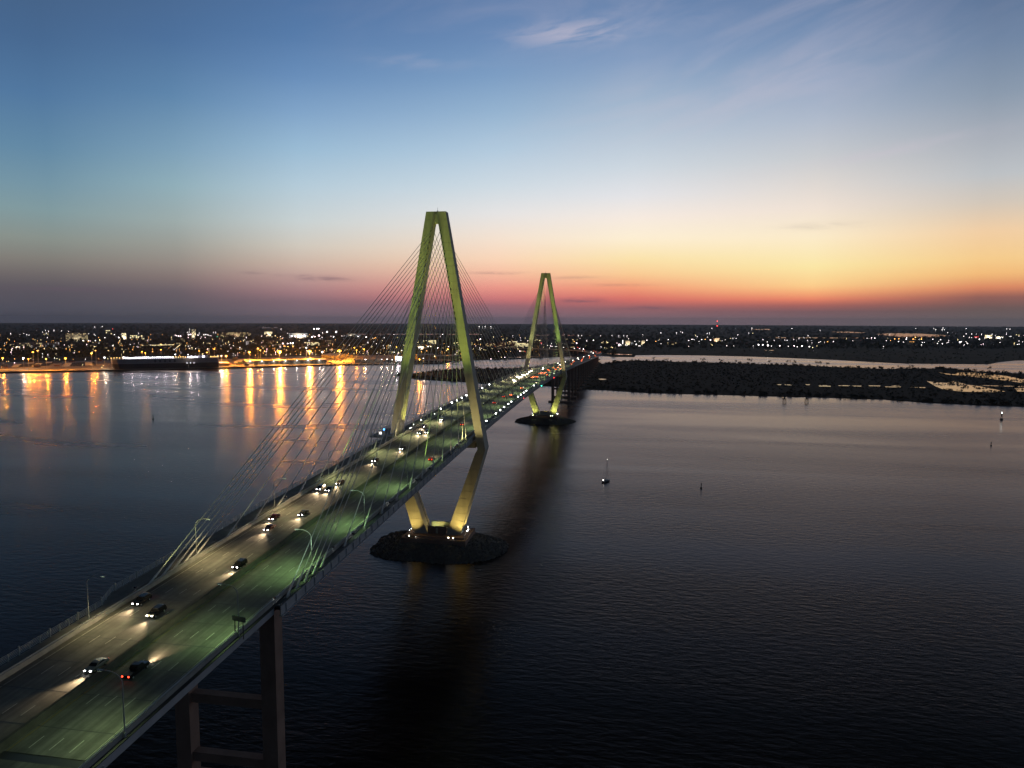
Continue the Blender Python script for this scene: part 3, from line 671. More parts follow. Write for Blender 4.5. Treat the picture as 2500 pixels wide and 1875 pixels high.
# farther tower
for s in (-1, 1):
    nm = 'left' if s < 0 else 'right'
    flood((s*19.0,471-38,zr(433)), math.pi, 'floodlight on the %s deck edge nearest in front of the farther tower' % nm, G1, (s*14,468,120), 120000 if s > 0 else 150000, (.60,.95,.20) if s > 0 else (.85,.9,.30), 34)
    flood((s*19.0,471-72,zr(399)), math.pi, 'floodlight on the %s deck edge, second in front of the farther tower' % nm, G1, (s*9,468,148), 140000, OLIVE, 26)
    if s < 0: flood((s*19.2,471-20,zr(451)), math.pi, 'floodlight beside the left leg of the farther tower', G1, (-19,466,88), 26000, (1,.85,.32), 46)
flood((17.9,-26,zr(-26)), math.pi, 'added low warm floodlight on the right parapet just before the nearer tower', G1, (22.5,-4,74), 16000, (1,.82,.30), 70, sc_=.7)  # low warm lamps added to brighten the upper legs just above the deck
flood((-17.9,-26,zr(-26)), math.pi, 'added low warm floodlight on the left parapet just before the nearer tower', G1, (-22.5,-4,74), 7000, (1,.80,.34), 70, sc_=.7)
flood((17.9,471-26,zr(445)), math.pi, 'added low warm floodlight on the right parapet just before the farther tower', G1, (22.5,467,74), 9000, (1,.85,.34), 70, sc_=.7)
# deck-level wash that picks out the left leg of the near tower
flood((-15.5,4,zr(0)), math.pi*.5, 'floodlight by the left leg of the nearer tower', G1, (-18.5,1,84), 16000, (.9,.85,.15), 80)
# pile-cap lights shining up the lower legs
G2 = 'floodlights on the pile caps'
def base_lights(yc, who, pw, col):
    k = 0
    for x, y, tx, ty, p in ((-15.2,-4.1,-18,-4.4,.25),(-15.0,-1.5,-20,-3,.2),(-15.1,2.0,-22,2,.2),(-12.9,-11.0,-17,-4.4,.9),(-9.6,-11.0,-15,-4.4,.8),(8.1,-10.9,15,-4.4,1.3),(10.6,-10.8,19,-4.4,1.6),(15.4,2.7,22,2,.7),(13.6,9.6,18,5,.4),(15.5,-.3,20,-1,.5)):
        h = (10, 7)[k % 2]; z = 21 if abs(y) > 9 else 34
        flood((x, yc+y, 7.45 if abs(y) > 9.5 or abs(x) > 15.8 else 8.12), math.atan2(tx-x, -(ty-y)) if False else (0 if k in (5,6,7,8,9,3) else math.pi/2), '%s floodlight from the left on the pile cap of the %s tower' % (nth(k), who), G2, (tx, yc+ty, z), pw*p, col, 96, sc_=.65 if k not in (4,) else .4); k += 1
base_lights(0, 'nearer', 7500, GOLD); base_lights(471, 'farther', 9000, (.90,.95,.20))
for yc, who in ((0,'nearer'),(471,'farther')):
    flood((-3.5,yc-2.4,8.2), math.pi, 'floodlight between the walls at the foot of the %s tower' % who, G2, (1,yc+3.3,11), 1300, (.85,1,.35), 120, sc_=.5)
    flood((3.6,yc-.5,8.2), math.pi/2, 'added floodlight facing the inner side of the left leg at the foot of the %s tower' % who, G2, (-11,yc,24), 3200, GOLD if yc == 0 else (.9,.95,.2), 110, sc_=.5)  # extra lamp added to brighten the inner face of the left lower leg
# navigation lights under the deck edge
for u, v, c, nm in ((1240+567/6.9125,820+840/6.9125,(.05,1,.6),'green'),(1240+775/6.9125,820+705/6.9125,(1,.05,.05),'red'),(1240+268/6.9125,820+1048/6.9125,(1,.1,.15),'dim red')):
    p = atx(u, v, 19.9); t = thing('navigation_light', '%s navigation light hanging under the right edge of the deck' % nm, 'navigation light', p, 0, 'navigation lights under the deck')
    MB().tube((0,0,0),(0,0,2.0),.05,n=6).build('hanger', steel_d, t); MB().ball((0,0,-.1),.45 if nm != 'dim red' else .25).build('lamp', glow('nav_'+nm.replace(' ','_'), c, 7), t)
# emergency call post with blue lamp on the overlook
p = (-26.6,-9.0,zr(0)+.14); t = thing('emergency_phone', 'slim emergency call post with a blue lamp on the overlook', 'call post', p)
MB().box(-.2,.2,-.2,.2,0,2.6).build('post', steel_g, t); MB().ball((0,0,2.95),.42).build('blue_lamp', glow('blue_lamp', (.05,.25,1), 12), t); point('blue_light', t, (0,0,3.8), 45, (.05,.25,1), .2)
t = thing('sign_cabinet', 'white lit display cabinet beside the blue call post', 'cabinet', (-28.2,-10.2,zr(0)+.14)); MB().box(-.8,.8,-.15,.15,0,.5).build('plinth', steel_d, t); MB().box(-.75,.75,-.13,.13,.5,1.8).build('lit_panel', glow('lit_panel', (1,.97,.9), 2.2), t)
t = thing('bench_light', 'small white lit fixture beside the left leg of the nearer tower', 'light', (-18.1,9,zr(9))); MB().box(-.15,.15,-1.6,1.6,0,1.1).build('housing', steel_d, t); MB().box(-.12,.16,-1.4,1.4,1.1,1.3).build('tube', glow('white_tube', (1,1,.92), 5), t)

# ------------------------------------------------------------------ vehicles
CARCOL = {'black':(.012,.012,.014),'white':(.6,.6,.6),'silver':(.28,.29,.30),'dark red':(.12,.012,.012),'dark blue':(.012,.02,.06),'grey':(.09,.09,.10)}
head_m = glow('headlight_glow', (1,.97,.95), 26); tail_m = glow('taillight_glow', (1,.05,.02), 7); amber_m = glow('sidelight_glow', (1,.5,.12), 4)
headf_m = glow('headlight_far', (1,.93,.82), 30); tailf_m = glow('taillight_far', (1,.14,.03), 14)
def car_meshes(kind):
    # side profile (y along travel, z up); front at +y
    if kind == 'van': prof = [(-2.5,.35),(-2.55,1.0),(-2.45,1.85),(-2.2,2.0),(.9,1.98),(1.5,1.35),(2.35,1.05),(2.5,.75),(2.5,.35)]; win = [(-2.2,1.2),(-2.1,1.8),(.8,1.8),(1.3,1.32),(1.3,1.2)]
    elif kind == 'suv': prof = [(-2.3,.38),(-2.4,.9),(-2.25,1.2),(-1.95,1.68),(-1.6,1.75),(.3,1.72),(.95,1.18),(2.1,1.02),(2.35,.8),(2.35,.38)]; win = [(-1.95,1.2),(-1.75,1.6),(.2,1.6),(.75,1.2)]
    elif kind == 'pickup': prof = [(-2.8,.45),(-2.85,1.1),(-.7,1.15),(-.55,1.75),(-.2,1.85),(.9,1.82),(1.5,1.2),(2.6,1.1),(2.8,.85),(2.8,.45)]; win = [(-.5,1.25),(-.35,1.7),(.85,1.7),(1.3,1.25)]
    else: prof = [(-2.25,.32),(-2.35,.75),(-2.2,1.0),(-1.6,1.06),(-.95,1.42),(-.4,1.46),(.25,1.4),(1.05,1.0),(2.05,.84),(2.3,.62),(2.3,.32)]; win = [(-1.45,1.06),(-.85,1.36),(.2,1.34),(.85,1.04)]
    w = .92 if kind != 'sedan' else .88; b = MB(); n = len(prof); top = max(p[1] for p in prof)
    def hw(z): return w*(1-.16*max(0, (z-.95)/(top-.95))) if z > .95 else w
    vs = [(-hw(z), y, z) for y, z in prof]+[(hw(z), y, z) for y, z in prof]
    body = MB().add(vs, [tuple(range(n)), tuple(range(2*n-1, n-1, -1))]+[(i, n+i, n+(i+1)%n, (i+1)%n) for i in range(n)])
    k = len(win); sidew = MB()
    for s in (-1, 1): sidew.add([(s*(hw(z)+.012), y, z) for y, z in win], [tuple(range(k)) if s < 0 else tuple(range(k-1, -1, -1))])
    # windscreen and rear screen set just proud of the body
    fi = max(range(n-1), key=lambda i: (prof[i][1]-prof[i+1][1]) if prof[i][0] > -.3 and prof[i][1] > 1.25 else -1); ws = MB()
    (ya, za), (yb, zb) = prof[fi], prof[fi+1]
    ws.add([(-hw(za)*.9, ya+.03, za-.03), (hw(za)*.9, ya+.03, za-.03), (hw(zb)*.92, yb+.03, zb+.05), (-hw(zb)*.92, yb+.03, zb+.05)], [(0,1,2,3)])
    wheel = MB().tube((-.11,0,0),(.11,0,0),.33,n=12); rim = MB().tube((-.125,0,0),(.125,0,0),.19,n=8)
    fy = prof[-1][0]+.012; ry = prof[0][0]-.07; hz = .68 if kind == 'sedan' else .82
    hl = MB().box(-.15,.15,-.06,.05,-.075,.075); tl = MB().box(-.13,.13,-.05,.05,-.12,.12)
    return dict(body=body, side=sidew.mesh('side_windows',[glass_m]), ws=ws.mesh('windscreen',[glass_m]), tyre=wheel.mesh('tyre',[rubber]), rim=rim.mesh('rim',[steel_g]), hlf=MB().box(-.26,.26,-.1,.05,-.17,.17).mesh('headlight',[headf_m]), tlf=MB().box(-.2,.2,-.06,.05,-.2,.2).mesh('taillight',[tailf_m]), hl=hl.mesh('headlight',[head_m]), tl=tl.mesh('taillight',[tail_m]), fy=fy, ry=ry, hz=hz, w=w, ax=(prof[0][0]+.85, prof[-1][0]-.85), bm={})
KINDS = {k: car_meshes(k) for k in ('sedan','suv','pickup','van')}
def car(kind, colour, p, toward, label, group, beam=0, simple=False, cat='car'):
    K = KINDS[kind]; x, y = p; z = zr(y)+.01
    t = thing({'sedan':'car','suv':'sport_utility_car','pickup':'pickup_truck','van':'van'}[kind], label, cat, (x, y, z), math.pi if toward else 0, group)
    t.rotation_euler = (math.atan(zr(y+1)-zr(y))*(-1 if toward else 1), 0, math.pi if toward else 0)
    if colour not in K['bm']: K['bm'][colour] = K['body'].mesh('body', [mat('car_'+colour.replace(' ','_'), CARCOL[colour], .25, .3, spec=.6)])
    link('body', K['bm'][colour], t); link('windscreen', K['ws'], t)
    if not simple: link('side_windows', K['side'], t)
    for s in (-1, 1):
        for a in (K['ax'] if not simple else ()):
            wv = link('wheel', K['tyre'], t, (s*(K['w']-.1), a, .33)); link('rim', K['rim'], wv)
        link('headlight', K['hlf' if simple else 'hl'], t, (s*.62, K['fy'], K['hz'])); link('taillight', K['tlf' if simple else 'tl'], t, (s*.66, K['ry'], K['hz']+.08))
    if beam:
        spot('headlight_beam', t, (0, K['fy']+.3, .8), (0, K['fy']+17, -.1), beam*6.0, (1,.72,.40), 72, 1.0, .4)
    return t
LANES = [2.7,6.15,9.85,13.55]
def curve_pos(dist):
    """point and heading on the curving far end, dist metres past its start"""
    st = [q for q in stations if q[1] > 1560]; acc = 0
    for a, c in zip(st, st[1:]):
        l = math.dist(a[:2], c[:2])
        if acc+l > dist: f = (dist-acc)/l; return [a[i]+(c[i]-a[i])*f for i in range(4)]
        acc += l
    return st[-1]
def road_at(u, v, dz=.7):
    z = 58.
    for _ in range(40): p = atz(u, v, z+dz); z = .5*z+.5*zr(min(p.y, 1590))
    return p
def snap(x): 
    s = 1 if x > 0 else -1; return s*min(LANES, key=lambda l: abs(abs(x)-l))
Z8 = lambda a, c: (a/3.16, 1400+c/3.16)
Z7 = lambda a, c: (300+a/4.424, 1050+c/4.424)
Z2_ = lambda a, c: (625+a/3.53, 750+c/3.53)
GA, GB = 'cars heading towards the camera', 'cars heading away from the camera'
near = [(Z8(1000,235),'suv','black','black car with headlights on next to the left parapet, nearest the camera there'),
 (Z8(1200,335),'suv','black','black oncoming car beside the median, second from the near end'),
 (Z8(628,748),'sedan','silver','silver car with headlights on, closest oncoming car by the median'),
 (Z7(1150,1482),'suv','black','black car throwing a bright headlight patch beside the median'),
 (Z7(1590,1080),'sedan','dark red','dark red oncoming car just in front of a second dark red one'),
 (Z7(1625,962),'sedan','dark red','dark red hindmost car of two close oncoming cars in the middle lanes'),
 (Z7(1960,920),'sedan','black','black oncoming car next to the median, fourth from the near end'),
 (Z7(2055,640),'suv','grey','grey car, left one of two oncoming cars side by side before the nearer tower'),
 (Z7(2160,650),'sedan','black','black car, right one of two oncoming cars side by side before the nearer tower'),
 (Z2_(735,1522),'sedan','dark red','dark red oncoming car just ahead of the pair side by side'),
 (Z2_(1042,1328),'sedan','dark red','dark red oncoming car alone in a middle lane before the nearer tower'),
 (Z2_(1260,1222),'sedan','dark blue','dark blue oncoming car with white headlights by the median before the nearer tower'),
 (Z2_(1415,1087),'sedan','grey','oncoming car in the left of two lanes level with the nearer tower'),
 (Z2_(1468,1083),'suv','black','oncoming car in the right of two lanes level with the nearer tower'),
 (Z2_(1455,1030),'sedan','dark red','oncoming car just behind the pair level with the nearer tower'),
 (Z2_(1608,972),'suv','white','pale oncoming car between the legs of the nearer tower')]
for i, (uv, k, c, lab) in enumerate(near):
    p = road_at(*uv); car(k, c, (snap(p.x), p.y+2.3), True, lab, GA, beam=900 if i not in (2,) else 1300)
nearR = [(Z8(985,800),'pickup','black','black pickup with red tail lights, nearest vehicle in the right lanes'),
 (Z2_(1468,1314),'sedan','dark red','dark red car with tail lights near the right parapet before the nearer tower'),
 (Z2_(1800,1014),'sedan','dark red','red car with lit tail lights just left of the right tower leg'),
 (Z2_(2073,824),'sedan','dark red','red car with tail lights beyond the right leg of the nearer tower'),
 (Z2_(2150,772),'sedan','grey','car with tail lights, second beyond the right leg of the nearer tower')]
for i, (uv, k, c, lab) in enumerate(nearR):
    p = road_at(*uv); car(k, c, (snap(p.x), p.y+2.6), False, lab, GB, beam=1300 if i == 0 else 700)
Z2b = lambda a, c: (1240+a/6.9125, 820+c/6.9125)
n = 0
cols = ['black','grey','silver','white','dark blue','dark red']
headf = KINDS['sedan']['hl']
farT = [(320,605),(325,640),(412,592),(180,650),(170,690),(195,697),(240,690),(130,745),(105,765),(600,540),(590,560),(858,487),(300,660)]
placed = []
def clear(x, y, gap=6.5):
    for a, c in placed:
        if abs(a-x) < 1 and abs(c-y) < gap: return False
    return True
for i, (a, c) in enumerate(farT):
    p = road_at(*Z2b(a, c)); x = snap(p.x if p.x < 0 else -2); y = p.y+2
    while not clear(x, y): y += 7
    placed.append((x, y)); car(('sedan','suv','van')[i % 3], cols[i % 5], (x, y), True, 'oncoming car with glaring headlights before the farther tower, %s from the front' % nth(i), GA, beam=900, simple=True)
farA = [(195,880),(85,1000),(385,702),(430,698),(500,690),(520,632),(560,630),(600,628),(640,620),(660,660),(690,590),(700,575),(800,565),(850,558),(830,530),(780,540),(545,640),(880,560)]
for i, (a, c) in enumerate(farA):
    p = road_at(*Z2b(a, c)); x = snap(p.x if p.x > 0 else 2); y = p.y+2
    while not clear(x, y): y += 7
    placed.append((x, y)); car(('sedan','suv')[i % 2], cols[(i+2) % 6], (x, y), False, 'car with red tail lights in the queue before the farther tower, %s from its tail' % nth(i), GB, beam=700, simple=True)
ys_t = [(-1,690),(-1,760),(-1,850),(-1,960),(-1,1060),(-1,1190),(-1,1330),(-1,1480),(1,640),(1,700),(1,735),(1,800),(1,880),(1,905),(1,980),(1,1040),(1,1100),(1,1150),(1,1230),(1,1300),(1,1360),(1,1430),(1,1500)]
for i, (s, y) in enumerate(ys_t):
    x = s*LANES[(i*7) % 4]
    car('suv' if i % 3 else 'van', cols[i % 6], (x, y), s < 0, ('oncoming car on the descending deck beyond the farther tower, %s of its line' if s < 0 else 'car with tail lights on the descending deck beyond the farther tower, %s in line') % nth(i if s < 0 else i-8), GA if s < 0 else GB, beam=600 if i % 2 == 0 else 0, simple=True)
for i, (s, dd) in enumerate([(1,90),(1,150),(1,190),(1,230),(1,300),(1,420),(1,560),(-1,60),(-1,140),(-1,240),(-1,360),(-1,500),(-1,640),(-1,760),(-1,900),(1,800),(1,1000)]):
    x, y, z, h = curve_pos(dd); lx = s*LANES[(i*5+1) % 4]
    o = car('suv' if i % 2 else 'van', cols[i % 6], (0, 1500), s < 0, ('car with red tail lights on the far curve of the road, %s' if s > 0 else 'oncoming car on the far curve of the road, %s') % nth(i if i < 7 else i-7 if i < 15 else i-8), GB if s > 0 else GA, beam=500 if i % 3 == 0 else 0, simple=True)
    o.location = (x+lx*math.cos(h), y+lx*math.sin(h), z+.01); o.rotation_euler = (0, 0, h+(math.pi if s < 0 else 0))
# lorry with a row of white lamps beyond the far tower
t = thing('lorry', 'long pale lorry with a row of lamps passing beyond the farther tower', 'lorry', (13.5,560,zr(560)), 0)
MB().box(-1.25,1.25,-8,5,1.1,3.9).build('trailer', mat('lorry_white',(.65,.65,.66),.5), t); MB().box(-1.2,1.2,5.6,8,.6,3.2).build('cab', MATS['lorry_white'], t)
for yy in (-6.5,-5.3,3,6.8):
    for s in (-1,1): w = link('wheel', KINDS['suv']['tyre'], t, (s*1.05, yy, .5)); w.scale = (1.4,1.5,1.5)
for k in range(7): MB().box(1.26,1.34,-7+k*1.9,-6.4+k*1.9,3.4,3.65).build('side_lamp', glow('lorry_lamp', (1,.92,1), 6), t)

# ------------------------------------------------------------------ terminal, ships, city
pave_m = mat('terminal_pavement', (.26,.24,.21), .8, noise=(.03,.25))
front = [(-300,914),(0,907.6),(270,903.3),(535,897.2),(625,894.5),(852,888.7),(960,886.7),(1075,885.8)]
back = [(1140,871.5),(1100,868.5),(960,867),(850,867.5),(700,871),(640,873),(535,877),(420,878),(270,880),(0,884.5),(-300,888)]
QZ = 3.2
terminal = polysheet('quay', [tuple(p)[:2] for p in px(front, QZ)]+[tuple(p)[:2] for p in px(back, QZ)], QZ, pave_m)
b = MB(); fp = px(front, QZ)
for p, q in zip(fp, fp[1:]): b.add([(p.x,p.y,-1),(q.x,q.y,-1),(q.x,q.y,QZ),(p.x,p.y,QZ)], [(0,1,2,3)])
b.build('quay_wall', mat('quay_wall', (.07,.06,.055), .9), terminal)
def box_thing(name, label, cat, p0, p1, zb, dep, h, roofh, wallm, roofm, group=None):
    """gabled shed whose front base runs from p0 to p1"""
    p0, p1 = Vector(p0), Vector(p1); d = (p1-p0); L_ = math.hypot(d.x, d.y); rz = math.atan2(d.y, d.x)
    t = thing(name, label, cat, (p0.x, p0.y, zb), rz, group)
    MB().box(0, L_, 0, dep, 0, h).build('wall', wallm, t)
    r = MB(); r.add([(-.6,-.6,h+.02),(L_+.6,-.6,h+.02),(L_+.6,dep+.6,h+.02),(-.6,dep+.6,h+.02),(-.6,dep/2,h+roofh),(L_+.6,dep/2,h+roofh)], [(0,1,5,4),(2,3,4,5),(0,4,3),(1,2,5),(0,3,2,1)]); r.build('roof', roofm, t)
    return t, L_
tan_m = mat('shed_wall', (.30,.27,.22), .8, noise=(.2,.2)); roof_l = mat('shed_roof', (.42,.40,.36), .6, noise=(.1,.15)); dark_w = mat('dark_wall', (.10,.095,.09), .85)
t, L_ = box_thing('transit_shed', 'long low transit shed with lamps on its front along the quay edge', 'shed', atz(600,890.5,QZ), atz(797,886,QZ), QZ, 55, 9, 3, dark_w, roof_l)
for k in range(16): MB().box(L_*(k+.3)/16, L_*(k+.62)/16, -.12, -.02, 0, 5).build('door', tan_m, t)
for k in range(7):
    xx = L_*(k+.35)/7; c = MB().ball((xx,-1.2,8.6),1.0).build('wall_lamp', glow('shed_lamp', (1,.95,.85), 9), t); point('wall_light', t, (xx,-2.6,8.4), 4500, (1,.92,.78), .6)
box_thing('transit_shed', 'pale low shed at the quay edge left of the nearer tower', 'shed', atz(866,885.6,QZ), atz(935,884,QZ), QZ, 40, 8, 2.5, tan_m, roof_l)
box_thing('transit_shed', 'sloping light-roofed shed behind the long quay shed', 'shed', atz(784,873.5,QZ), atz(822,876,QZ), QZ, 60, 9, 4, tan_m, roof_l)
box_thing('transit_shed', 'orange-lit shed seen between the legs of the nearer tower', 'shed', atz(1020,877,QZ), atz(1062,876,QZ), QZ, 45, 12, 3, tan_m, roof_l)
box_thing('transit_shed', 'flat bright-fronted shed right of the orange one between the tower legs', 'shed', atz(1066,876.5,QZ), atz(1122,875,QZ), QZ, 40, 8, 3, tan_m, roof_l)
box_thing('transit_shed', 'small ramped shed at the stern of the moored car carrier', 'shed', atz(536,893.5,QZ), atz(560,892.8,QZ), QZ, 25, 7, 2, tan_m, roof_l)
# rows of parked cars waiting for export: far too many to count
b = MB()
carlot = mat('lot_cars', (.035,.035,.04), .3, .2); carpale = mat('lot_cars_pale', (.6,.6,.6), .3)
bp_ = MB()
def lot(quad, rows, cols_):
    P = px(quad, QZ)
    for i in range(rows):
        for j in range(cols_):
            if random.random() < .12: continue
            s, t_ = (j+.5)/cols_, (i+.5)/rows; q = (P[0]*(1-s)+P[1]*s)*(1-t_)+(P[3]*(1-s)+P[2]*s)*t_
            d = (P[1]-P[0]).normalized(); e = Vector((-d.y, d.x, 0)); B_ = b if (i*3+j//9) % 3 else bp_
            def c(a, f, z): v = q+d*a+e*f; return (v.x, v.y, QZ+z)
            B_.hexa([c(-.9,-2.2,.2),c(.9,-2.2,.2),c(.9,2.2,.2),c(-.9,2.2,.2)], [c(-.88,-2.2,.9),c(.88,-2.2,.9),c(.88,2.2,.9),c(-.88,2.2,.9)]); B_.hexa([c(-.85,-1.2,.9),c(.85,-1.2,.9),c(.85,1.3,.9),c(-.85,1.3,.9)], [c(-.7,-.7,1.45),c(.7,-.7,1.45),c(.7,.9,1.45),c(-.7,.9,1.45)])
lot([(28,897),(118,893),(130,887),(36,890)], 9, 50); lot([(62,889),(150,885.5),(150,883),(70,886)], 5, 50); lot([(150,895.5),(235,892.5),(230,884.5),(160,887)], 9, 40); lot([(570,886.5),(640,884),(640,876.5),(580,879)], 12, 36); lot([(840,880.5),(885,879.5),(885,873),(845,874)], 8, 24)
tag(b.build('parked_cars', carlot), 'rows of dark new cars parked on the orange-lit terminal lots', 'parked cars', kind='stuff')
tag(bp_.build('parked_cars', carpale), 'rows of pale new cars parked on the orange-lit terminal lots', 'parked cars', kind='stuff')

# stacks of containers standing about the terminal
cm = [mat('container_'+n_, c_, .6) for n_, c_ in (('rust',(.14,.05,.03)),('navy',(.02,.03,.07)),('grey',(.10,.10,.10)),('green',(.03,.07,.05)))]
cst = []
for i in range(46):
    u = random.choice((random.uniform(-5,265), random.uniform(560,640), random.uniform(800,960), random.uniform(1080,1130))); f = random.random()
    v = (905-u*.02)*(1-f)+(884-u*.012)*f if u < 640 else 886*(1-f)+871*f
    p = atz(u, v, QZ); nx_, nz_ = random.randint(1, 4), random.randint(1, 3)
    t = thing('container_stack', 'x', 'containers', (p.x, p.y, QZ), random.choice((0.15, 1.7)), 'container stacks on the terminal'); cst.append((u, t))
    for a in range(nx_):
        for c in range(random.randint(1, nz_)): MB().box(-6,6,a*2.7,a*2.7+2.45,c*2.62,c*2.62+2.58).build('container', random.choice(cm), t)
cst.sort(key=lambda q: q[0])
for i, (u, t) in enumerate(cst): t['label'] = 'stack of shipping containers on the orange-lit terminal, %s from the left' % nth(i)
# car carrier moored at the quay
A = atz(271,905.6,0); B = atz(535,899.5,0); d = B-A; LS = math.hypot(d.x, d.y)
t = thing('car_carrier_ship', 'huge boxy car carrier ship with dark hull moored at the left quay', 'ship', (A.x, A.y, 0), math.atan2(d.y, d.x))
hull_m = mat('ship_hull', (.03,.03,.035), .6); upp_m = mat('ship_upper', (.30,.29,.32), .6, noise=(.05,.15))
BW = 16; n = 9
def hull(z0, z1, rake0, rake1, m, nm):
    b = MB()
    def ol(z, rk): return [(rk,BW,z),(rk+4,BW*.45,z),(rk+14,1,z),(rk+26,0,z),(LS-2,0,z),(LS,2,z),(LS,2*BW-2,z),(LS-2,2*BW,z),(rk+26,2*BW,z),(rk+14,2*BW-1,z),(rk+4,2*BW-BW*.45,z)]
    lo, hi = ol(z0, rake0), ol(z1, rake1); k = len(lo); b.add(lo+hi, [tuple(range(k)), tuple(range(2*k-1,k-1,-1))]+[(i,(i+1)%k,k+(i+1)%k,k+i) for i in range(k)]); return b.build(nm, m, t)
hull(-2, 15, 6, 0, hull_m, 'hull'); up_ = hull(15.01, 26.5, 0, -1.5, upp_m, 'superstructure')
for k in range(5): MB().box(LS*(.39+.045*k), LS*(.39+.045*k)+4, -.06, .3, 18, 23).build('hull_panel', mat('ship_mark',(.09,.09,.11),.6), up_)
for k in range(3): MB().box(LS*(.69+.033*k), LS*(.69+.033*k)+1.6, -.5, -.05, 14.2, 15.2).build('mooring_lamp', glow('ship_lamp', (.95,.95,1), 4), up_)
wl = glow('deck_floods', (.93,.88,1), 9); ol_ = glow('deck_warm', (1,.6,.18), 5)
xs_ = [(x, wl) for x in np.arange(.115,.56,.0185)]+[(x, ol_) for x in np.arange(.57,.70,.022)]+[(x, wl) for x in np.arange(.705,.80,.017)]+[(x, wl) for x in (.845,.855)]+[(x, ol_) for x in np.arange(.92,1.0,.013)]+[(x, ol_) for x in np.arange(.005,.11,.025)]
for k, (x, mm) in enumerate(xs_):
    lp = MB().ball((LS*x, 3+random.uniform(-1,2), 29.2+random.uniform(-.6,1.2)), random.uniform(1.0,1.7) if mm is wl else .8, 6, 4).tube((LS*x,3,26.5),(LS*x,3,29),.12,n=4); lp.build('deck_lamp', mm, up_)
    if k % 4 == 0 and mm is wl: point('deck_light', t, (LS*x, 3, 31), 5000, (.92,.9,1), .8)
MB().box(LS*.80,LS*.90,4,28,26.5,32).build('bridge_house', upp_m, up_); MB().box(LS*.865,LS*.885,13,19,32,38).build('funnel', hull_m, up_)
MB().hexa([(LS,8,4),(LS+18,8,QZ),(LS+18,24,QZ),(LS,24,4)],[(LS,8,4.6),(LS+18,8,QZ+.4),(LS+18,24,QZ+.4),(LS,24,4.6)]).build('stern_ramp', steel_d, t)
# cargo vessel behind the left tower leg
A = atz(962,888.5,0); B = atz(1076,887.3,0); d = B-A; L2 = math.hypot(d.x, d.y)
t = thing('cargo_ship', 'low dark cargo ship with brightly lit white stern house by the left tower leg', 'ship', (A.x, A.y, 0), math.atan2(d.y, d.x)); LS0, LS = LS, L2; BW = 10
hull(-2, 8, 4, 0, hull_m, 'hull')
h = MB().box(2,20,3,17,8,20).build('stern_house', mat('ship_white',(.75,.75,.74),.5), t); MB().box(8,12,7,13,20,27).build('funnel', hull_m, h)
for k in range(9): MB().ball((3+random.uniform(0,18), 2.2, 10+2.6*(k%4)), 1.3, 6, 4).build('house_lamp', wl, h)
point('house_light', t, (10,-6,20), 26000, (.95,.97,1), 1)
for xk in (.45,.7): MB().tube((LS*xk,10,8),(LS*xk,10,24),.6,n=6).tube((LS*xk,10,23),(LS*xk+14,10,15),.35,n=5).build('deck_crane', steel_d, t)

# high-mast lamps ------------------------------------------------------------
ORANGE = (1,.33,.025)
glow_o = mat('sodium_glow', (.05,.05,.05), .5, 0, (1,.40,.04), 7, sample='AUTO'); glow_w = mat('white_glow', (.05,.05,.05), .5, 0, (1,.92,.95), 8, sample='AUTO')
mast_mesh = {}
def mast(u, v, h, px_size, col, label, group, power, zb=QZ):
    p = atz(u, v, zb+h); s = px_size/2*mpp(p)
    t = thing('high_mast_lamp', label, 'mast lamp', (p.x, p.y, zb), 0, group)
    MB().tube((0,0,0),(0,0,h),.42,.25,6).build('mast', steel_g, t)
    r = MB()
    n = 5 if s > 1.6 else 3
    for i in range(n): a = 2*math.pi*i/n; r.ball((s*.6*math.cos(a), s*.6*math.sin(a), h), s*.52, 5, 3, .9)
    r.ball((0,0,h+.1), s*.66, 5, 3, .9)
    r.build('lamp_ring', glow_o if col == 'o' else glow_w, t)
    if power: point('mast_light', t, (0,0,h-s*.6-.6), power*(5 if col == 'o' else 1.6), ORANGE if col == 'o' else (1,.78,.55), .8)
K = 6.9125
ML = []
def M(off, lst, h, power):
    for a, c, sz, col in lst: ML.append((off+a/K, 770+c/K, h, sz/K*.92, col, power))
M(0, [(45,720,34,'o'),(395,718,28,'w'),(480,735,26,'o'),(780,735,24,'o'),(1105,725,38,'o'),(1765,712,30,'w')], 26, 21000)
M(0, [(555,620,32,'o'),(635,595,26,'o'),(1545,640,32,'o'),(1615,595,16,'o')], 36, 13000)
M(320, [(1525,682,18,'w'),(1605,685,34,'o')], 24, 45000)
M(320, [(185,612,22,'o'),(240,632,22,'o'),(505,580,22,'o'),(1150,600,18,'o'),(1280,625,24,'o'),(1405,568,24,'o'),(748,660,20,'w'),(962,660,16,'w'),(2140,558,26,'o'),(2180,590,20,'o')], 32, 8000)
M(320, [(1995,620,38,'o')], 32, 130000)
M(640, [(290,610,74,'o'),(800,600,62,'o'),(1305,595,68,'o')], 30, 420000)
M(640, [(1015,615,30,'w'),(1555,543,24,'o'),(1595,585,20,'o'),(1720,565,18,'o'),(745,548,22,'w')], 28, 13000)
M(640, [(1745,745,24,'w'),(2020,742,22,'w'),(2110,740,24,'w'),(2195,750,20,'w')], 12, 7000)
M(960, [(50,530,22,'o'),(920,565,22,'o'),(440,735,22,'o'),(510,725,22,'w'),(755,543,14,'w')], 26, 30000)
M(1240, [], 26, 0)
nm_ = {'o':'orange sodium','w':'white'}
for i, (u, v, h, s, col, pw) in enumerate(sorted(ML)):
    mast(u, v, h, s, col, '%s high-mast lamp on the port terminal, %s from the left' % (nm_[col], nth(i)), 'high-mast lamps of the port terminal', pw)

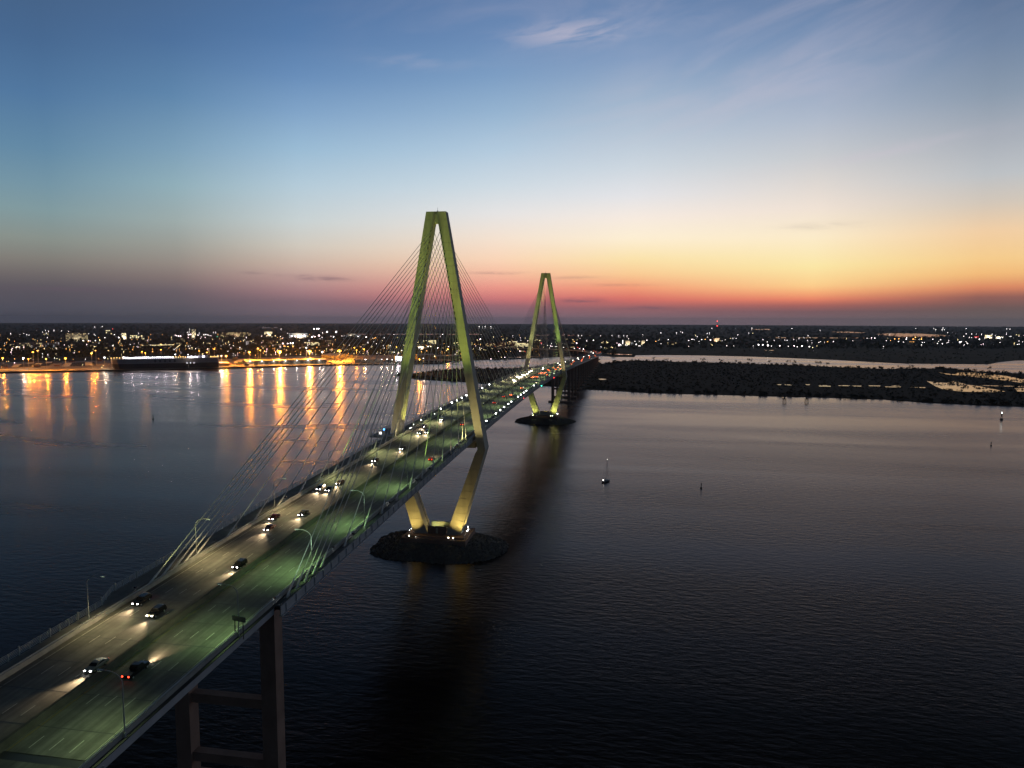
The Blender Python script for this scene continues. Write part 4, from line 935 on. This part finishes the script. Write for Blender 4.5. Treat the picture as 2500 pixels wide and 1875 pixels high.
# small distant lamps --------------------------------------------------------
LC = {'w':((1,.93,.9),8),'y':((1,.82,.38),7),'o':((1,.45,.10),8),'p':((1,.74,.80),10),'r':((1,.06,.05),8),'g':((.1,1,.55),7)}
lmesh = {}
for k_, (c, s) in LC.items():
    b = MB(); b.cur = 0; b.tube((0,0,-8),(0,0,-.7),.10,n=4); b.cur = 1; b.ball((0,0,0), 1.0, 6, 4, .8); lmesh[k_] = b.mesh('street_lamp', [steel_d, glow('lamp_glow_'+k_, c, s)])
SL = []
def SS(off, s, offy, txt):
    for e in txt.split(): 
        q = e.split(','); a, c, sz = float(q[0]), float(q[1]), float(q[2]); col = q[3] if len(q) > 3 else 'w'; SL.append((off+a/s, offy+c/s, sz/s, col))
SS(0,K,770,"180,303,8 620,250,5 720,280,9 765,250,7 815,265,7 1040,262,11 1160,270,7 400,303,9 450,320,7 490,330,7 335,320,5 690,412,11 405,545,9 715,703,9 945,650,7 920,715,8 960,728,11,y 1005,740,8 1235,740,9,o 1440,735,7 1665,730,7 1555,540,9 1210,540,8 2105,510,10 2060,520,7 1905,510,6 1500,312,9 1590,318,9 1610,335,9 1770,378,13 2005,377,18 2200,380,10 1930,325,13 1935,360,10,y 110,780,11 145,773,9 245,800,16,p 245,735,13 30,870,10 65,860,8 1725,187,5 1600,195,4 1845,680,7 1820,725,7,y 1720,878,15,y 1745,845,11,y 1395,835,11,y 1900,228,12,r 1405,425,17 1495,424,17 1610,424,15 1688,422,13 1465,430,9 1160,515,7 100,440,7 155,405,7 840,250,5 910,250,5 560,400,9 590,410,8 780,300,5 845,555,5 470,655,9 520,725,9,y 560,745,7")
SS(320,K,770,"510,490,22,o 170,500,11,o 965,520,18 922,512,12,y 1200,695,18 625,535,9 665,535,7 635,650,9,y 820,677,11,o 725,575,7 1620,565,9 1635,605,10 1590,600,9,y 1830,628,11 1760,672,9 1455,680,8 2015,670,9 2100,670,8 1730,465,8 1895,472,9 1745,385,9 1705,295,12 1845,280,9 1920,305,8 1390,282,7 1430,282,7 125,298,9 680,365,9,y 1050,237,12 985,232,7 950,282,9 980,282,9 1150,295,7 2205,345,9 1185,365,13,p 1250,370,11,p 965,370,11,p 1130,332,15 1555,358,11,y 15,407,8 85,407,10 1200,580,9,y 1200,655,9,y 1455,360,11,g 770,345,15,p 800,348,18,p 835,352,20,p 970,325,20,p 1005,322,18,p 745,333,12,p 1230,325,13 1255,322,12 1280,325,12 1305,332,12 1330,342,10 1350,348,10,p 1825,520,7 1660,495,6 2080,440,6 1970,440,10,y 1740,480,7")
SS(640,K,770,"320,230,7 220,345,15,y 310,355,11 260,372,10,o 297,380,9,o 165,362,11,y 120,435,9,y 195,465,11,o 350,475,26,p 430,475,22,p 480,470,24 520,467,26 370,518,20,o 435,525,20,o 520,528,20,o 560,607,13 65,663,9,y 150,663,9,y 405,663,9 475,652,12,y 575,658,10 645,662,14,y 745,655,8 905,655,9 1190,482,7 1160,555,8 1195,592,12,y 1220,627,9 1145,648,12 1450,530,9 1605,520,11 1640,615,11,y 1595,618,13,y 1550,640,9 1460,638,8 1395,598,9,y 1705,640,10,y 1850,520,9 1930,475,7 2045,508,10 2130,500,7 2195,508,9 1900,600,13,p 1950,615,10 1935,640,11 2000,635,10,y 2100,608,7 2135,615,10 2195,620,11 860,578,15,o 40,605,20,o 20,635,14,o 1095,278,26 1248,278,26 875,228,18 925,225,20 955,225,20 960,340,26,p 840,365,24,p 890,360,18,p 1205,360,20 1160,352,12 1755,365,20 500,350,26,p 560,355,26,p 610,352,28,p 660,345,30,p 715,342,34,p 475,310,10 505,310,10 540,310,12 590,308,12 625,308,12 660,308,12 430,300,6 1345,348,10 1300,360,7 1620,355,16 1885,440,5 1060,430,6 1830,755,10,y 2060,660,8,y 1020,290,6")
SS(960,K,770,"200,318,10 835,320,13 12,322,10 1450,187,6 1508,187,7 1550,183,8 1648,187,8 1372,488,14,o 1470,402,22,p 1650,735,16,p 1785,690,14,p 1825,708,13,y 1885,708,14,p 1730,690,10 590,525,20 635,525,26,y 770,515,12 460,540,26 490,555,22 435,545,16 930,527,14,p 560,505,8 625,615,11 435,625,8 1045,655,10 875,655,9 1115,595,11 1335,595,9 1575,490,10 1640,492,7 1485,558,11,y 1780,525,14,y 1780,605,16,p 1600,608,11,p 1680,608,9 1720,615,11 1985,605,14 2140,600,14,p 2155,420,9 2005,420,6 145,590,14 90,625,14 15,620,16 1930,460,7 1440,580,8,y 1470,578,8,y 1500,577,8,y 1530,580,8,y 1560,583,8,y 700,690,24,y 565,600,14,o 540,630,14,o 2100,460,8,y 2180,470,8,y 2090,550,8,y 2190,550,8,y")
SS(1240,K,820,"560,120,14,r 600,152,13 665,160,13 720,170,14,p 745,175,12,p 800,182,12 825,180,12 945,193,13 1120,208,13 548,212,9 735,127,11 1445,75,19 1160,122,22,p 1120,95,15,o 1180,193,12,r 1212,215,13,p 1275,222,17,p 1330,78,8 930,130,10 200,257,14,p 48,262,12 290,262,12,r 490,65,10,y 540,75,12,y 595,65,10,y 465,68,8,y 265,205,11,y 330,90,12,y 150,208,9,y 190,208,9,y 140,130,9,y 200,130,9,y 100,155,8,y")
SS(1400,K,770,"225,423,9 480,460,12,y 500,445,9,y 580,460,14,y 560,445,9,y 775,490,24,p 765,510,18,p 800,500,16 880,500,12 1060,488,18 1120,515,14 1100,515,11 905,508,9 1040,437,12 1110,437,9 1240,418,14 1390,438,14,o 1600,407,13 1740,455,13,y 1478,478,11 1945,425,14,p 1945,522,12 2000,403,16 2035,408,8 2165,408,12 2120,440,9 1475,295,12 1740,295,9 1840,287,9 1170,325,8 930,393,7 640,535,12,y 660,545,12,y 530,545,9,y 565,540,9,y 465,525,9 600,545,9,y 2090,355,7 455,343,11 650,343,9 765,345,8 850,345,7 905,347,9 140,338,6 85,338,6 735,468,10,p 690,525,8,y")
SS(1720,K,770,"912,495,26 983,498,22 1070,507,30 1270,512,19 1515,512,21,p 1645,517,22 1770,527,22 100,415,20,p 1240,517,11 1132,517,13 1565,530,14 1825,543,14,y 1415,522,11 10,405,14,o 125,215,7 85,295,7 750,297,8 1475,220,10 985,402,8 820,512,9 490,515,10 375,513,13 430,415,8 350,413,8 535,390,9 480,385,9 1175,422,6 1375,420,10 1400,422,10 1355,415,10 1560,425,11 1505,405,7 1595,385,8 1680,378,9 1780,378,8 1740,420,6 1805,422,9 1930,458,12 1955,440,8 2025,450,8 2078,445,14,o 2175,440,15,p 2020,410,8 200,435,12,y 265,430,14,y 225,440,10,y 130,500,12,y 115,488,9,y 150,370,10 55,365,10 45,300,6 800,215,5")
SS(1875,3.53,750,"660,287,8,p 562,295,5,p 515,297,5,o 730,288,4 920,266,8 873,268,4 855,268,4 1020,288,4 1055,287,6,o")
SS(2180,K,770,"385,220,10 692,223,10 845,212,11 868,243,10 830,243,8 1237,220,10 1975,232,10 1920,228,10 725,237,6 925,293,8 30,395,16,o 100,395,16,o 232,375,14 225,402,19 340,400,18,o 380,370,17,o 370,405,10,o 480,400,20,o 485,375,9,o 95,440,14 180,448,12 290,445,10,o 320,445,10,o 350,445,10,o 495,457,14 533,457,14 675,403,14 805,408,15 752,475,12 835,478,16 770,440,10 940,455,10 990,457,10 940,420,7 1130,453,28 1150,445,18 1258,475,19 1235,443,8 1205,490,9 1195,352,11 1290,368,9 1330,375,10 1235,310,7 1330,312,12 1410,315,8 1495,315,8 1385,360,9,r 1410,360,9,r 1435,360,9,r 1460,402,20 1600,348,20,y 1630,370,20 1660,373,14 1730,340,11 1765,378,22 1800,380,24 1850,377,11 1915,297,10 1915,323,10 1970,355,11 1990,355,11 2085,325,10,y 2128,333,9,y 2035,380,8 1807,455,11 2030,433,12 2100,490,13 2130,487,13 2128,430,8 1672,318,8 1550,378,9")
def region(u):
    return ('behind the port terminal at far left' if u < 320 else 'in the town behind the moored car carrier' if u < 640 else 'in the town left of the nearer tower' if u < 960 else 'seen between and behind the tower legs' if u < 1420 else 'on the far shore right of the farther tower' if u < 1720 else 'on the far shore beyond the bright creek' if u < 2180 else 'in the lit district at far right')
CN = {'w':'white','y':'yellow','o':'orange','p':'pinkish white','r':'red','g':'green'}
rl = random.Random(3); SL = [(u, v, s, ('y' if rl.random() < .6 else 'o') if col == 'w' and s < 2.2 and u < 1330 and v > 825 and rl.random() < .6 else col) for u, v, s, col in SL]
SL.sort(key=lambda q: -q[2])
rest = {k_: MB() for k_ in LC}; cnt = 0; made = {}
for u, v, s, col in SL:
    hz_ = 10
    p = atz(u, v, LANDZ+hz_)
    if p.y < 0 or depth(p) > 19000 or depth(p) < 0: p = atz(u, max(v, 795), LANDZ+hz_)
    if depth(p) > 19000: continue
    r = max(.37*s, .50)*mpp(p)*1.0
    r = min(r, 9.0); p = atz(u, v, LANDZ+8*r) if depth(atz(u, v, LANDZ+8*r)) > 500 else p
    if cnt < 300:
        o = link('street_lamp', lmesh[col], None, (p.x, p.y, LANDZ+8*r), None, (r,r,r)); cnt += 1
        made.setdefault('%s%s lamp %s' % ('small ' if s < 1.6 else 'big ' if s > 3 else '', CN[col], region(u)), []).append((u, o)); tag(o, None, 'lamp', 'distant lamps '+region(u))
    else:
        rest[col].ball((p.x, p.y, LANDZ+8*r), r, 5, 3).tube((p.x,p.y,LANDZ),(p.x,p.y,LANDZ+8*r),r*.1,n=3)
rl = random.Random(9)
for _ in range(520):                                   # the unresolved sparkle of the town
    u = rl.uniform(0, 1330) if rl.random() < .93 else rl.uniform(1330, 2500); v = rl.triangular(812, 866, 850) if u < 1330 else rl.uniform(806, 846)
    p = atz(u, v, LANDZ+9)
    if not inside((p.x, p.y), land_poly): continue
    r = rl.uniform(.28, .6)*mpp(p); col = rl.choice('oooyyywwp' if u < 1330 else 'wwwyyp'); rest[col].ball((p.x, p.y, LANDZ+9), r, 5, 3).tube((p.x,p.y,LANDZ),(p.x,p.y,LANDZ+9),r*.12,n=3)
def number(made):
    for lab, lst in made.items():
        lst.sort(key=lambda q: q[0])
        for i, (u, o) in enumerate(lst): o['label'] = lab if len(lst) == 1 else '%s, %s from left' % (lab, nth(i))
number(made)
for k_, b in rest.items():
    if b.v: tag(b.build('distant_lamps', MATS['lamp_glow_'+k_]), 'scatter of tiny %s lamps over the far land' % CN[k_], 'lamps', kind='stuff')

# buildings ------------------------------------------------------------------
wallc = {'pale': mat('wall_pale', (.34,.31,.26), .85, noise=(.05,.2)), 'brick': mat('wall_brick', (.22,.14,.10), .85, noise=(.05,.2)), 'grey': mat('wall_grey', (.20,.20,.21), .85, noise=(.05,.2))}
roof_dm = mat('roof_dark', (.06,.06,.065), .8)
win_y = glow('window_warm', (1,.78,.38), 1.1); win_w = glow('window_white', (.9,.95,1), .9); win_d = glass_m
win_b = glow('window_bright', (1,.85,.45), 2.6)
pane_mesh = {k_: MB().add([(-.5,0,-.5),(.5,0,-.5),(.5,0,.5),(-.5,0,.5)], [(0,1,2,3)]).mesh('window', [mm]) for k_, mm in (('y',win_y),('w',win_w),('d',win_d),('b',win_b))}
def building(u0, u1, vt, vb, label, wall='pale', nx=8, nz=5, lit=.4, wc='y', rz=0, group=None, glow_pw=0):
    p0 = atz((u0+u1)/2, vb, LANDZ); s = mpp(p0); w = (u1-u0)*s; h = max(6, (vb-vt)*s); dep = min(max(14, w*.35), 45)
    fx = Vector((p0.x-CAM.x, p0.y-CAM.y, 0)).normalized(); a = math.atan2(fx.y, fx.x)-math.pi/2+rz
    t = thing('building', label, 'building', (p0.x, p0.y, LANDZ), a, group)
    wm = wallc[wall]
    MB().box(-w/2,w/2,0,dep,0,h).build('wall', wm, t)
    r = MB().box(-w/2-.3,w/2+.3,-.3,dep+.3,h+.01,h+.9).build('roof', roof_dm, t); MB().box(-w*.12,w*.16,dep*.3,dep*.7,h+.9,h+4).build('plant_room', wm, r)
    for i in range(nx):
        for j in range(nz):
            k_ = wc if random.random() < lit else 'd'
            if k_ == 'd' and random.random() < .5: continue
            o = link('window', pane_mesh[k_], t, (-w/2+(i+.5)*w/nx, -.06, (j+.55)*h/nz), None, (w/nx*.62, 1, h/nz*.45))
    if glow_pw: point('forecourt_light', t, (0,-12,6), glow_pw, (1,.85,.6), 1)
    return t
def BZ(off, a0, a1, c0, c1, label, offy=770, **k_): building(off+a0/K, off+a1/K, offy+c0/K, offy+c1/K, label, **k_)
BZ(0,1140,1460,300,432,'wide pale hotel-like block with scattered lit windows at upper left', nx=14, nz=7, lit=.35, glow_pw=30000)
BZ(0,330,700,462,545,'long low block with a line of lit windows behind the terminal', wall='grey', nx=22, nz=3, lit=.5)
BZ(0,730,920,470,545,'low office block right of the long lit block', wall='grey', nx=12, nz=3, lit=.35, wc='w')
BZ(0,935,1000,455,545,'short stair tower beside the low office block', nx=3, nz=5, lit=.25, wc='w')
BZ(0,2062,2128,300,402,'bright floodlit yellow block left of the car carrier lamps', nx=3, nz=6, lit=.8, wc='b', glow_pw=60000)
BZ(0,1790,1885,250,320,'small lit tower under the red beacon', nx=4, nz=4, lit=.6, wc='b')
BZ(0,1945,1962,240,390,'slim dark tower beside the red-beacon block', wall='grey', nx=2, nz=6, lit=.2)
BZ(320,0,215,335,405,'block with a row of yellow windows above the ship', nx=8, nz=4, lit=.55, wc='b')
BZ(320,1030,1095,240,385,'tall yellow-lit tower above the car carrier', nx=4, nz=9, lit=.6, wc='b', glow_pw=40000)
BZ(320,1530,2010,288,366,'very wide low apartment block right of the yellow tower', wall='brick', nx=22, nz=4, lit=.45, glow_pw=26000)
BZ(320,1940,1990,440,495,'narrow pale house with stacked lit windows', nx=2, nz=4, lit=.7, wc='w')
BZ(640,40,170,275,350,'golden lit block at the left of the floodlit stadium', nx=6, nz=5, lit=.7, wc='b', glow_pw=90000)
BZ(640,460,760,300,385,'white floodlit stadium stand in the town left of the nearer tower', wall='pale', nx=14, nz=3, lit=.9, wc='w', glow_pw=160000)
BZ(640,100,230,425,500,'low brick block in front of the golden building', wall='brick', nx=8, nz=4, lit=.4)
BZ(640,715,962,452,510,'long block outlined by a yellow row of lights', wall='brick', nx=16, nz=3, lit=.75, wc='b')
BZ(640,1430,1590,310,370,'pale slab pair seen through the stay cables', wall='grey', nx=9, nz=4, lit=.25, wc='w', glow_pw=50000)
BZ(640,1325,1430,335,372,'low pale building left of the slab pair', nx=6, nz=2, lit=.3, wc='w')
BZ(640,1600,1710,335,372,'low white building right of the slab pair', nx=6, nz=2, lit=.5, wc='w')
BZ(960,590,725,418,485,'yellow-windowed block seen between the legs of the nearer tower', nx=7, nz=4, lit=.8, wc='b')
BZ(960,415,520,520,575,'white-fronted building beside the left tower leg', nx=5, nz=3, lit=.9, wc='w', glow_pw=60000)
BZ(960,1560,1720,470,560,'dark apartment block right of the nearer tower', wall='brick', nx=9, nz=5, lit=.2)
BZ(960,1760,1900,460,570,'second dark apartment block right of the nearer tower', wall='brick', nx=8, nz=6, lit=.25)
BZ(960,1930,2060,455,565,'block with a lit top floor left of the farther tower', wall='brick', nx=8, nz=5, lit=.35)
BZ(1240,0,150,90,200,'office block with bright horizontal window bands left of the farther tower', nx=8, nz=6, lit=.75, wc='b', offy=820)
BZ(1240,150,345,120,225,'second banded office block touching the farther tower', nx=10, nz=5, lit=.7, wc='b', offy=820)
BZ(1240,930,1010,115,190,'grey block right of the farther tower', wall='grey', nx=4, nz=4, lit=.3, wc='w', offy=820)
BZ(1400,875,960,430,502,'tan block on the far shore beside the lit white pylon', nx=5, nz=5, lit=.45, glow_pw=26000)
BZ(1400,1145,1205,425,496,'second tan block on the far shore, right of the first', nx=4, nz=6, lit=.45, glow_pw=26000)
BZ(1400,970,1010,455,505,'small block between the two tan blocks', nx=3, nz=3, lit=.5, wc='w')
BZ(1400,1560,1780,455,500,'low buff building on the far shore with one yellow lamp', wall='brick', nx=10, nz=2, lit=.3)
BZ(1720,150,250,385,445,'yellow-lit works at the foot of the red-lamped mast', wall='brick', nx=6, nz=4, lit=.5, wc='b', glow_pw=50000)
BZ(2180,1560,1660,330,390,'yellow and white lit store in the far right district', nx=6, nz=3, lit=.8, wc='b', glow_pw=60000)
BZ(2180,1740,1850,355,398,'white floodlit building at far right', nx=6, nz=2, lit=.9, wc='w', glow_pw=80000)
# lit white pylon
p = atz(1400+832/K, 770+502/K, LANDZ); s = mpp(p); t = thing('lit_pylon', 'slim bright white lit pylon on the far shore right of the farther tower', 'pylon', (p.x,p.y,LANDZ)); MB().box(-2.2,2.2,-2.2,2.2,0,6).build('base', wallc['grey'], t); MB().box(-1.6,1.6,-1.6,1.6,6,86/K*s).build('shaft', glow('pylon_glow', (1,.95,.88), 2.4), t)
# lines of light: a lit bridge-like roof line and a street running away
for (u0, v0, u1, v1, n_, lab) in ((320+190/K,770+508/K,320+720/K,770+494/K,40,'straight yellow string of lamps along a roof line behind the car carrier'),(320+772/K,770+542/K,320+848/K,770+480/K,9,'short diagonal string of pale lamps along a street behind the car carrier')):
    t = None; P0 = atz(u0, v0, 14)
    t = thing('lamp_string', lab, 'light string', (P0.x, P0.y, 0)); bar = MB()
    for i in range(n_):
        q = atz(u0+(u1-u0)*i/(n_-1), v0+(v1-v0)*i/(n_-1), 14)-Vector((P0.x,P0.y,0)); MB().ball(q, 1.1, 5, 3).build('bulb', glow('string_glow', (1,.8,.4), 3.2), t)
        if i % 6 == 0: bar.tube((q.x,q.y,LANDZ),(q.x,q.y,13),.2,n=4)
    bar.build('posts', steel_d, t)
# radio masts and chimney
def lattice(u, vt, vb, label, lamps, wscale=1):
    p = atz(u, vb, LANDZ); s = mpp(p); h = (vb-vt)*s; t = thing('radio_mast', label, 'mast', (p.x,p.y,LANDZ)); w = h*.055*wscale; b = MB(); n_ = 14
    def at(k_, f): r = w*(1-f)+.6; a = 2*math.pi*k_/3; return (r*math.cos(a), r*math.sin(a), h*f)
    for k_ in range(3):
        for j in range(n_): b.tube(at(k_, j/n_), at(k_, (j+1)/n_), .35*wscale+.25, n=4); b.tube(at(k_, j/n_), at((k_+1)%3, (j+1)/n_), .2*wscale+.15, n=3)
    b.build('lattice', steel_d, t)
    for f in lamps: MB().ball((0,0,h*f), 1.1*s*.9, 6, 4).build('beacon', MATS['lamp_glow_r'], t)
lattice(1330, 722, 822, 'tall tapering lattice radio mast seen through the farther tower', ())
lattice(1720+205/K, 770+98/K, 770+430/K, 'slim mast with two red beacons on the right horizon', (.995,.76), .35)
lattice(2180+118/K, 770+95/K, 770+205/K, 'faint far mast on the right horizon', (), .35)
p = atz(2180+32/K, 770+385/K, LANDZ); s = mpp(p); t = thing('chimney', 'slim dark chimney in front of the far right lake', 'chimney', (p.x,p.y,LANDZ)); MB().tube((0,0,0),(0,0,100/K*s),3.2,2.4,10).build('stack', steel_d, t); MB().tube((0,0,100/K*s-3),(0,0,100/K*s-1),2.8,n=10).build('rim', concrete_d, t)

# houses and woods over the peninsula ------------------------------------------
hm = []
for k_, (wm, rm) in enumerate(((wallc['pale'],roof_dm),(wallc['brick'],roof_dm),(wallc['grey'],mat('roof_rust',(.10,.06,.045),.8)))):
    b = MB(); b.cur = 0; b.box(-6,6,-4.5,4.5,0,6); b.cur = 1; b.add([(-6.4,-5,6.02),(6.4,-5,6.02),(6.4,5,6.02),(-6.4,5,6.02),(-6.4,0,9.2),(6.4,0,9.2)], [(0,1,5,4),(2,3,4,5),(0,4,3),(1,2,5)]); b.cur = 2
    for x in (-4,0,4): b.add([(x-.8,-4.53,2),(x+.8,-4.53,2),(x+.8,-4.53,4.2),(x-.8,-4.53,4.2)], [(0,1,2,3)])
    hm.append(b.mesh('house', [wm, rm, win_y if k_ != 2 else glass_m]))
hmade = {}
for i in range(150):
    u = random.uniform(-40, 1500); v = random.triangular(824, 862, 848); p = atz(u, v, LANDZ)
    if not inside((p.x,p.y), land_poly) or in_pond((p.x,p.y)): continue
    o = link('house', hm[i % 3], None, (p.x,p.y,LANDZ), (0,0,random.uniform(-.5,.8)), (random.uniform(1,2.2), random.uniform(1,1.6), random.uniform(1,1.5)))
    tag(o, None, 'house', 'low houses %s' % region(u)); hmade.setdefault('low gabled %s house %s' % (('pale','brick','grey')[i % 3], region(u)), []).append((u, o))
number(hmade)
cs, rs = [], []
for i in range(11000):
    u = random.uniform(-80, 2580); v = 793+ (random.random()**1.15)*95
    p = atz(u, v, LANDZ)
    if depth(p) > 16000 or not inside((p.x,p.y), land_poly) or in_pond((p.x,p.y)): continue
    if u < 1160 and v > 866+ (abs(u-600)*.02 if u < 600 else 0): continue
    if u > 1500 and v > 852: 
        if random.random() < .6: continue
        r = random.uniform(1.5,3)
    else: r = random.uniform(3.5, 7)*(1+depth(p)/9000)
    cs.append((p.x, p.y, LANDZ+r*.6)); rs.append(r)
leaf_mass('town_woods', cs, rs, 16, leaf_m, 'dark woods and street trees spread over the far land', .42, .75)

# single trees on the far rim of the island, dark against the bright creek
def tree(u, v, hh, label):
    p = atz(u, v, 1.0+hh)
    if not inside((p.x, p.y), isl_xy): pass
    t = thing('tree', label, 'tree', (p.x, p.y, 0.4), random.uniform(0,6), 'lone trees along the far rim of the island')
    b = MB(); b.tube((0,0,0),(.3,.1,hh*.55),.32,.2,6)
    for a in range(4): an = a*1.6; b.tube((.25,.1,hh*.45),(hh*.22*math.cos(an),hh*.22*math.sin(an),hh*.75),.14,.06,5)
    b.build('trunk', bark_m, t)
    n_ = 170; d = NP.normal(size=(n_,3)); d /= np.linalg.norm(d,axis=1,keepdims=True); cl = NP.normal(size=(6,3))*[.22,.22,.10]*np.array(hh)
    pos = d*NP.rand(n_,1)**.5*hh*.15+cl[NP.randint(0,6,n_)]+[0,0,hh*.82]
    tri = (pos[:,None,:]+NP.normal(size=(n_,3,3))*hh*.045).reshape(-1,3)
    b = MB(); b.add([tuple(q) for q in tri], [(3*i,3*i+1,3*i+2) for i in range(n_)]); b.build('crown', leaf_d, t)
tl = [(1400+1355/K,770+702/K,13),(1400+1560/K,770+715/K,12),(1400+2185/K,770+722/K,14),(1720+275/K,770+728/K,15),(1720+535/K,770+750/K,12),(1720+750/K,770+722/K,16),(1720+1110/K,770+755/K,13),(1720+1410/K,770+745/K,14),(1720+1525/K,770+760/K,14),(1720+1890/K,770+775/K,14),(1720+1960/K,770+772/K,14),(1720+2065/K,770+790/K,13),(2180+125/K,770+852/K,13),(2180+300/K,770+838/K,14),(2180+1640/K,770+852/K,13)]
for i, (u, v, hh) in enumerate(tl): tree(u, v, hh, 'lone dark tree on the far rim of the island, %s from the bridge' % nth(i))

# ------------------------------------------------------------------ things on the water
p = atz(1480,1176,0); t = thing('sailboat', 'small sailing boat with bare mast under way right of the bridge', 'sailboat', (p.x,p.y,0), R(62))
b = MB(); L_ = 5.2
def outl(z, f): return [(-L_*f,-1.15*f,z),(L_*.35*f,-1.45*f,z),(L_*.8*f,-.7*f,z),(L_*1.12*f,0,z),(L_*.8*f,.7*f,z),(L_*.35*f,1.45*f,z),(-L_*f,1.15*f,z)]
lo, hi = outl(-.3,.82), outl(1.15,1); k = 7; b.add(lo+hi, [tuple(range(k-1,-1,-1)), tuple(range(k,2*k))]+[(i,(i+1)%k,k+(i+1)%k,k+i) for i in range(k)]); b.build('hull', mat('boat_hull',(.10,.10,.12),.4), t)
MB().hexa([(-1.4,-.9,1.16),(2.2,-.7,1.16),(2.2,.7,1.16),(-1.4,.9,1.16)],[(-1.2,-.7,1.75),(1.6,-.5,1.65),(1.6,.5,1.65),(-1.2,.7,1.75)]).build('cabin', mat('boat_white',(.5,.5,.5),.5), t)
MB().tube((.9,0,1.1),(.9,0,16.6),.10,.06,6).build('mast', steel_g, t); MB().tube((.9,0,2.6),(-3.6,0,2.7),.16,n=6).build('boom', mat('furled_sail',(.3,.3,.32),.8), t)
for a, c in (((5.6,0,1.2),(.9,0,16.4)),((-5,0,1.2),(.9,0,16.4)),((.9,1.3,1.2),(.9,0,14)),((.9,-1.3,1.2),(.9,0,14))): MB().tube(a,c,.05,n=4).build('stay', steel_g, t)
MB().ball((-4.6,0,2.1),.3).build('stern_light', glow('boat_light',(1,.95,.85),9), t); MB().ball((.9,0,16.75),.14).build('anchor_light', MATS['boat_light'], t)
# person-sized details are not resolved; buoys and beacons
def buoy(u, v, h, label, lit=None, kind='buoy'):
    p = atz(u, v, 0); t = thing('channel_buoy', label, 'buoy', (p.x,p.y,0), random.uniform(0,3), 'channel buoys and beacons')
    MB().tube((0,0,-.4),(0,0,h*.16),h*.17,n=14).tube((0,0,h*.16),(0,0,h*.2),h*.17,h*.12,14).build('float', mat('buoy_paint',(.03,.05,.04),.5), t)
    b = MB()
    for k_ in range(4): a = k_*math.pi/2; b.tube((h*.11*math.cos(a),h*.11*math.sin(a),h*.2),(h*.035*math.cos(a),h*.035*math.sin(a),h*.86),h*.014,n=5)
    for f in (.42,.64): b.tube((0,0,h*f),(0,0,h*f+.05*h),h*.07*(1.4-f),n=8)
    b.build('cage', steel_d, t); MB().box(-h*.08,h*.08,-.03*h,.03*h,h*.5,h*.8).build('daymark', MATS['buoy_paint'], t)
    MB().tube((0,0,h*.86),(0,0,h),h*.04,n=8).build('lantern', glow('buoy_lantern',(.85,1,.95),10) if lit else steel_d, t)
buoy(1711.8,1192,4.4,'small dark channel buoy right of the sailing boat')
buoy(2445,1025,9.5,'tall buoy with a white lantern at the right edge', True)
buoy(2419.5,1088,4.2,'small dark buoy below the tall lit buoy at right')
buoy(374,1024,6.0,'lone dark channel buoy on the left river')
for i, (u, w) in enumerate(((1915,2.2),(1969,2.6))):
    p = atz(u, 983, 0); t = thing('pile_beacon', '%s of two pile dolphins close to the island shore' % ('left','right')[i], 'beacon', (p.x,p.y,0), .4, 'pile dolphins off the island')
    for a in range(4): an = a*math.pi/2+.6; MB().tube((2.6*math.cos(an),2.6*math.sin(an),-1),(2.1*math.cos(an),2.1*math.sin(an),5.2),.35,n=7).build('pile', bark_m, t)
    MB().box(-2.3,2.3,-2.3,2.3,5.2,5.8).build('platform', bark_m, t); MB().box(-1.3,1.3,-.1,.1,5.8,9).build('daymark', MATS['buoy_paint'], t)

# ------------------------------------------------------------------ evening haze
hz = MB().box(CAM.x-21600, CAM.x+21600, CAM.y-21600, CAM.y+21600, -3.5, 182).build('haze', [])
hm_ = bpy.data.materials.new('haze'); hm_.use_nodes = True; nt = hm_.node_tree; nt.nodes.clear()
pv = nt.nodes.new('ShaderNodeVolumePrincipled'); pv.inputs['Color'].default_value = (.82,.87,1,1); pv.inputs['Density'].default_value = 2.8e-5; pv.inputs['Anisotropy'].default_value = .2
mo = nt.nodes.new('ShaderNodeOutputMaterial'); nt.links.new(pv.outputs[0], mo.inputs['Volume']); hz.data.materials.append(hm_)
tag(hz, 'thin evening haze over the river and the town', 'haze', kind='stuff')
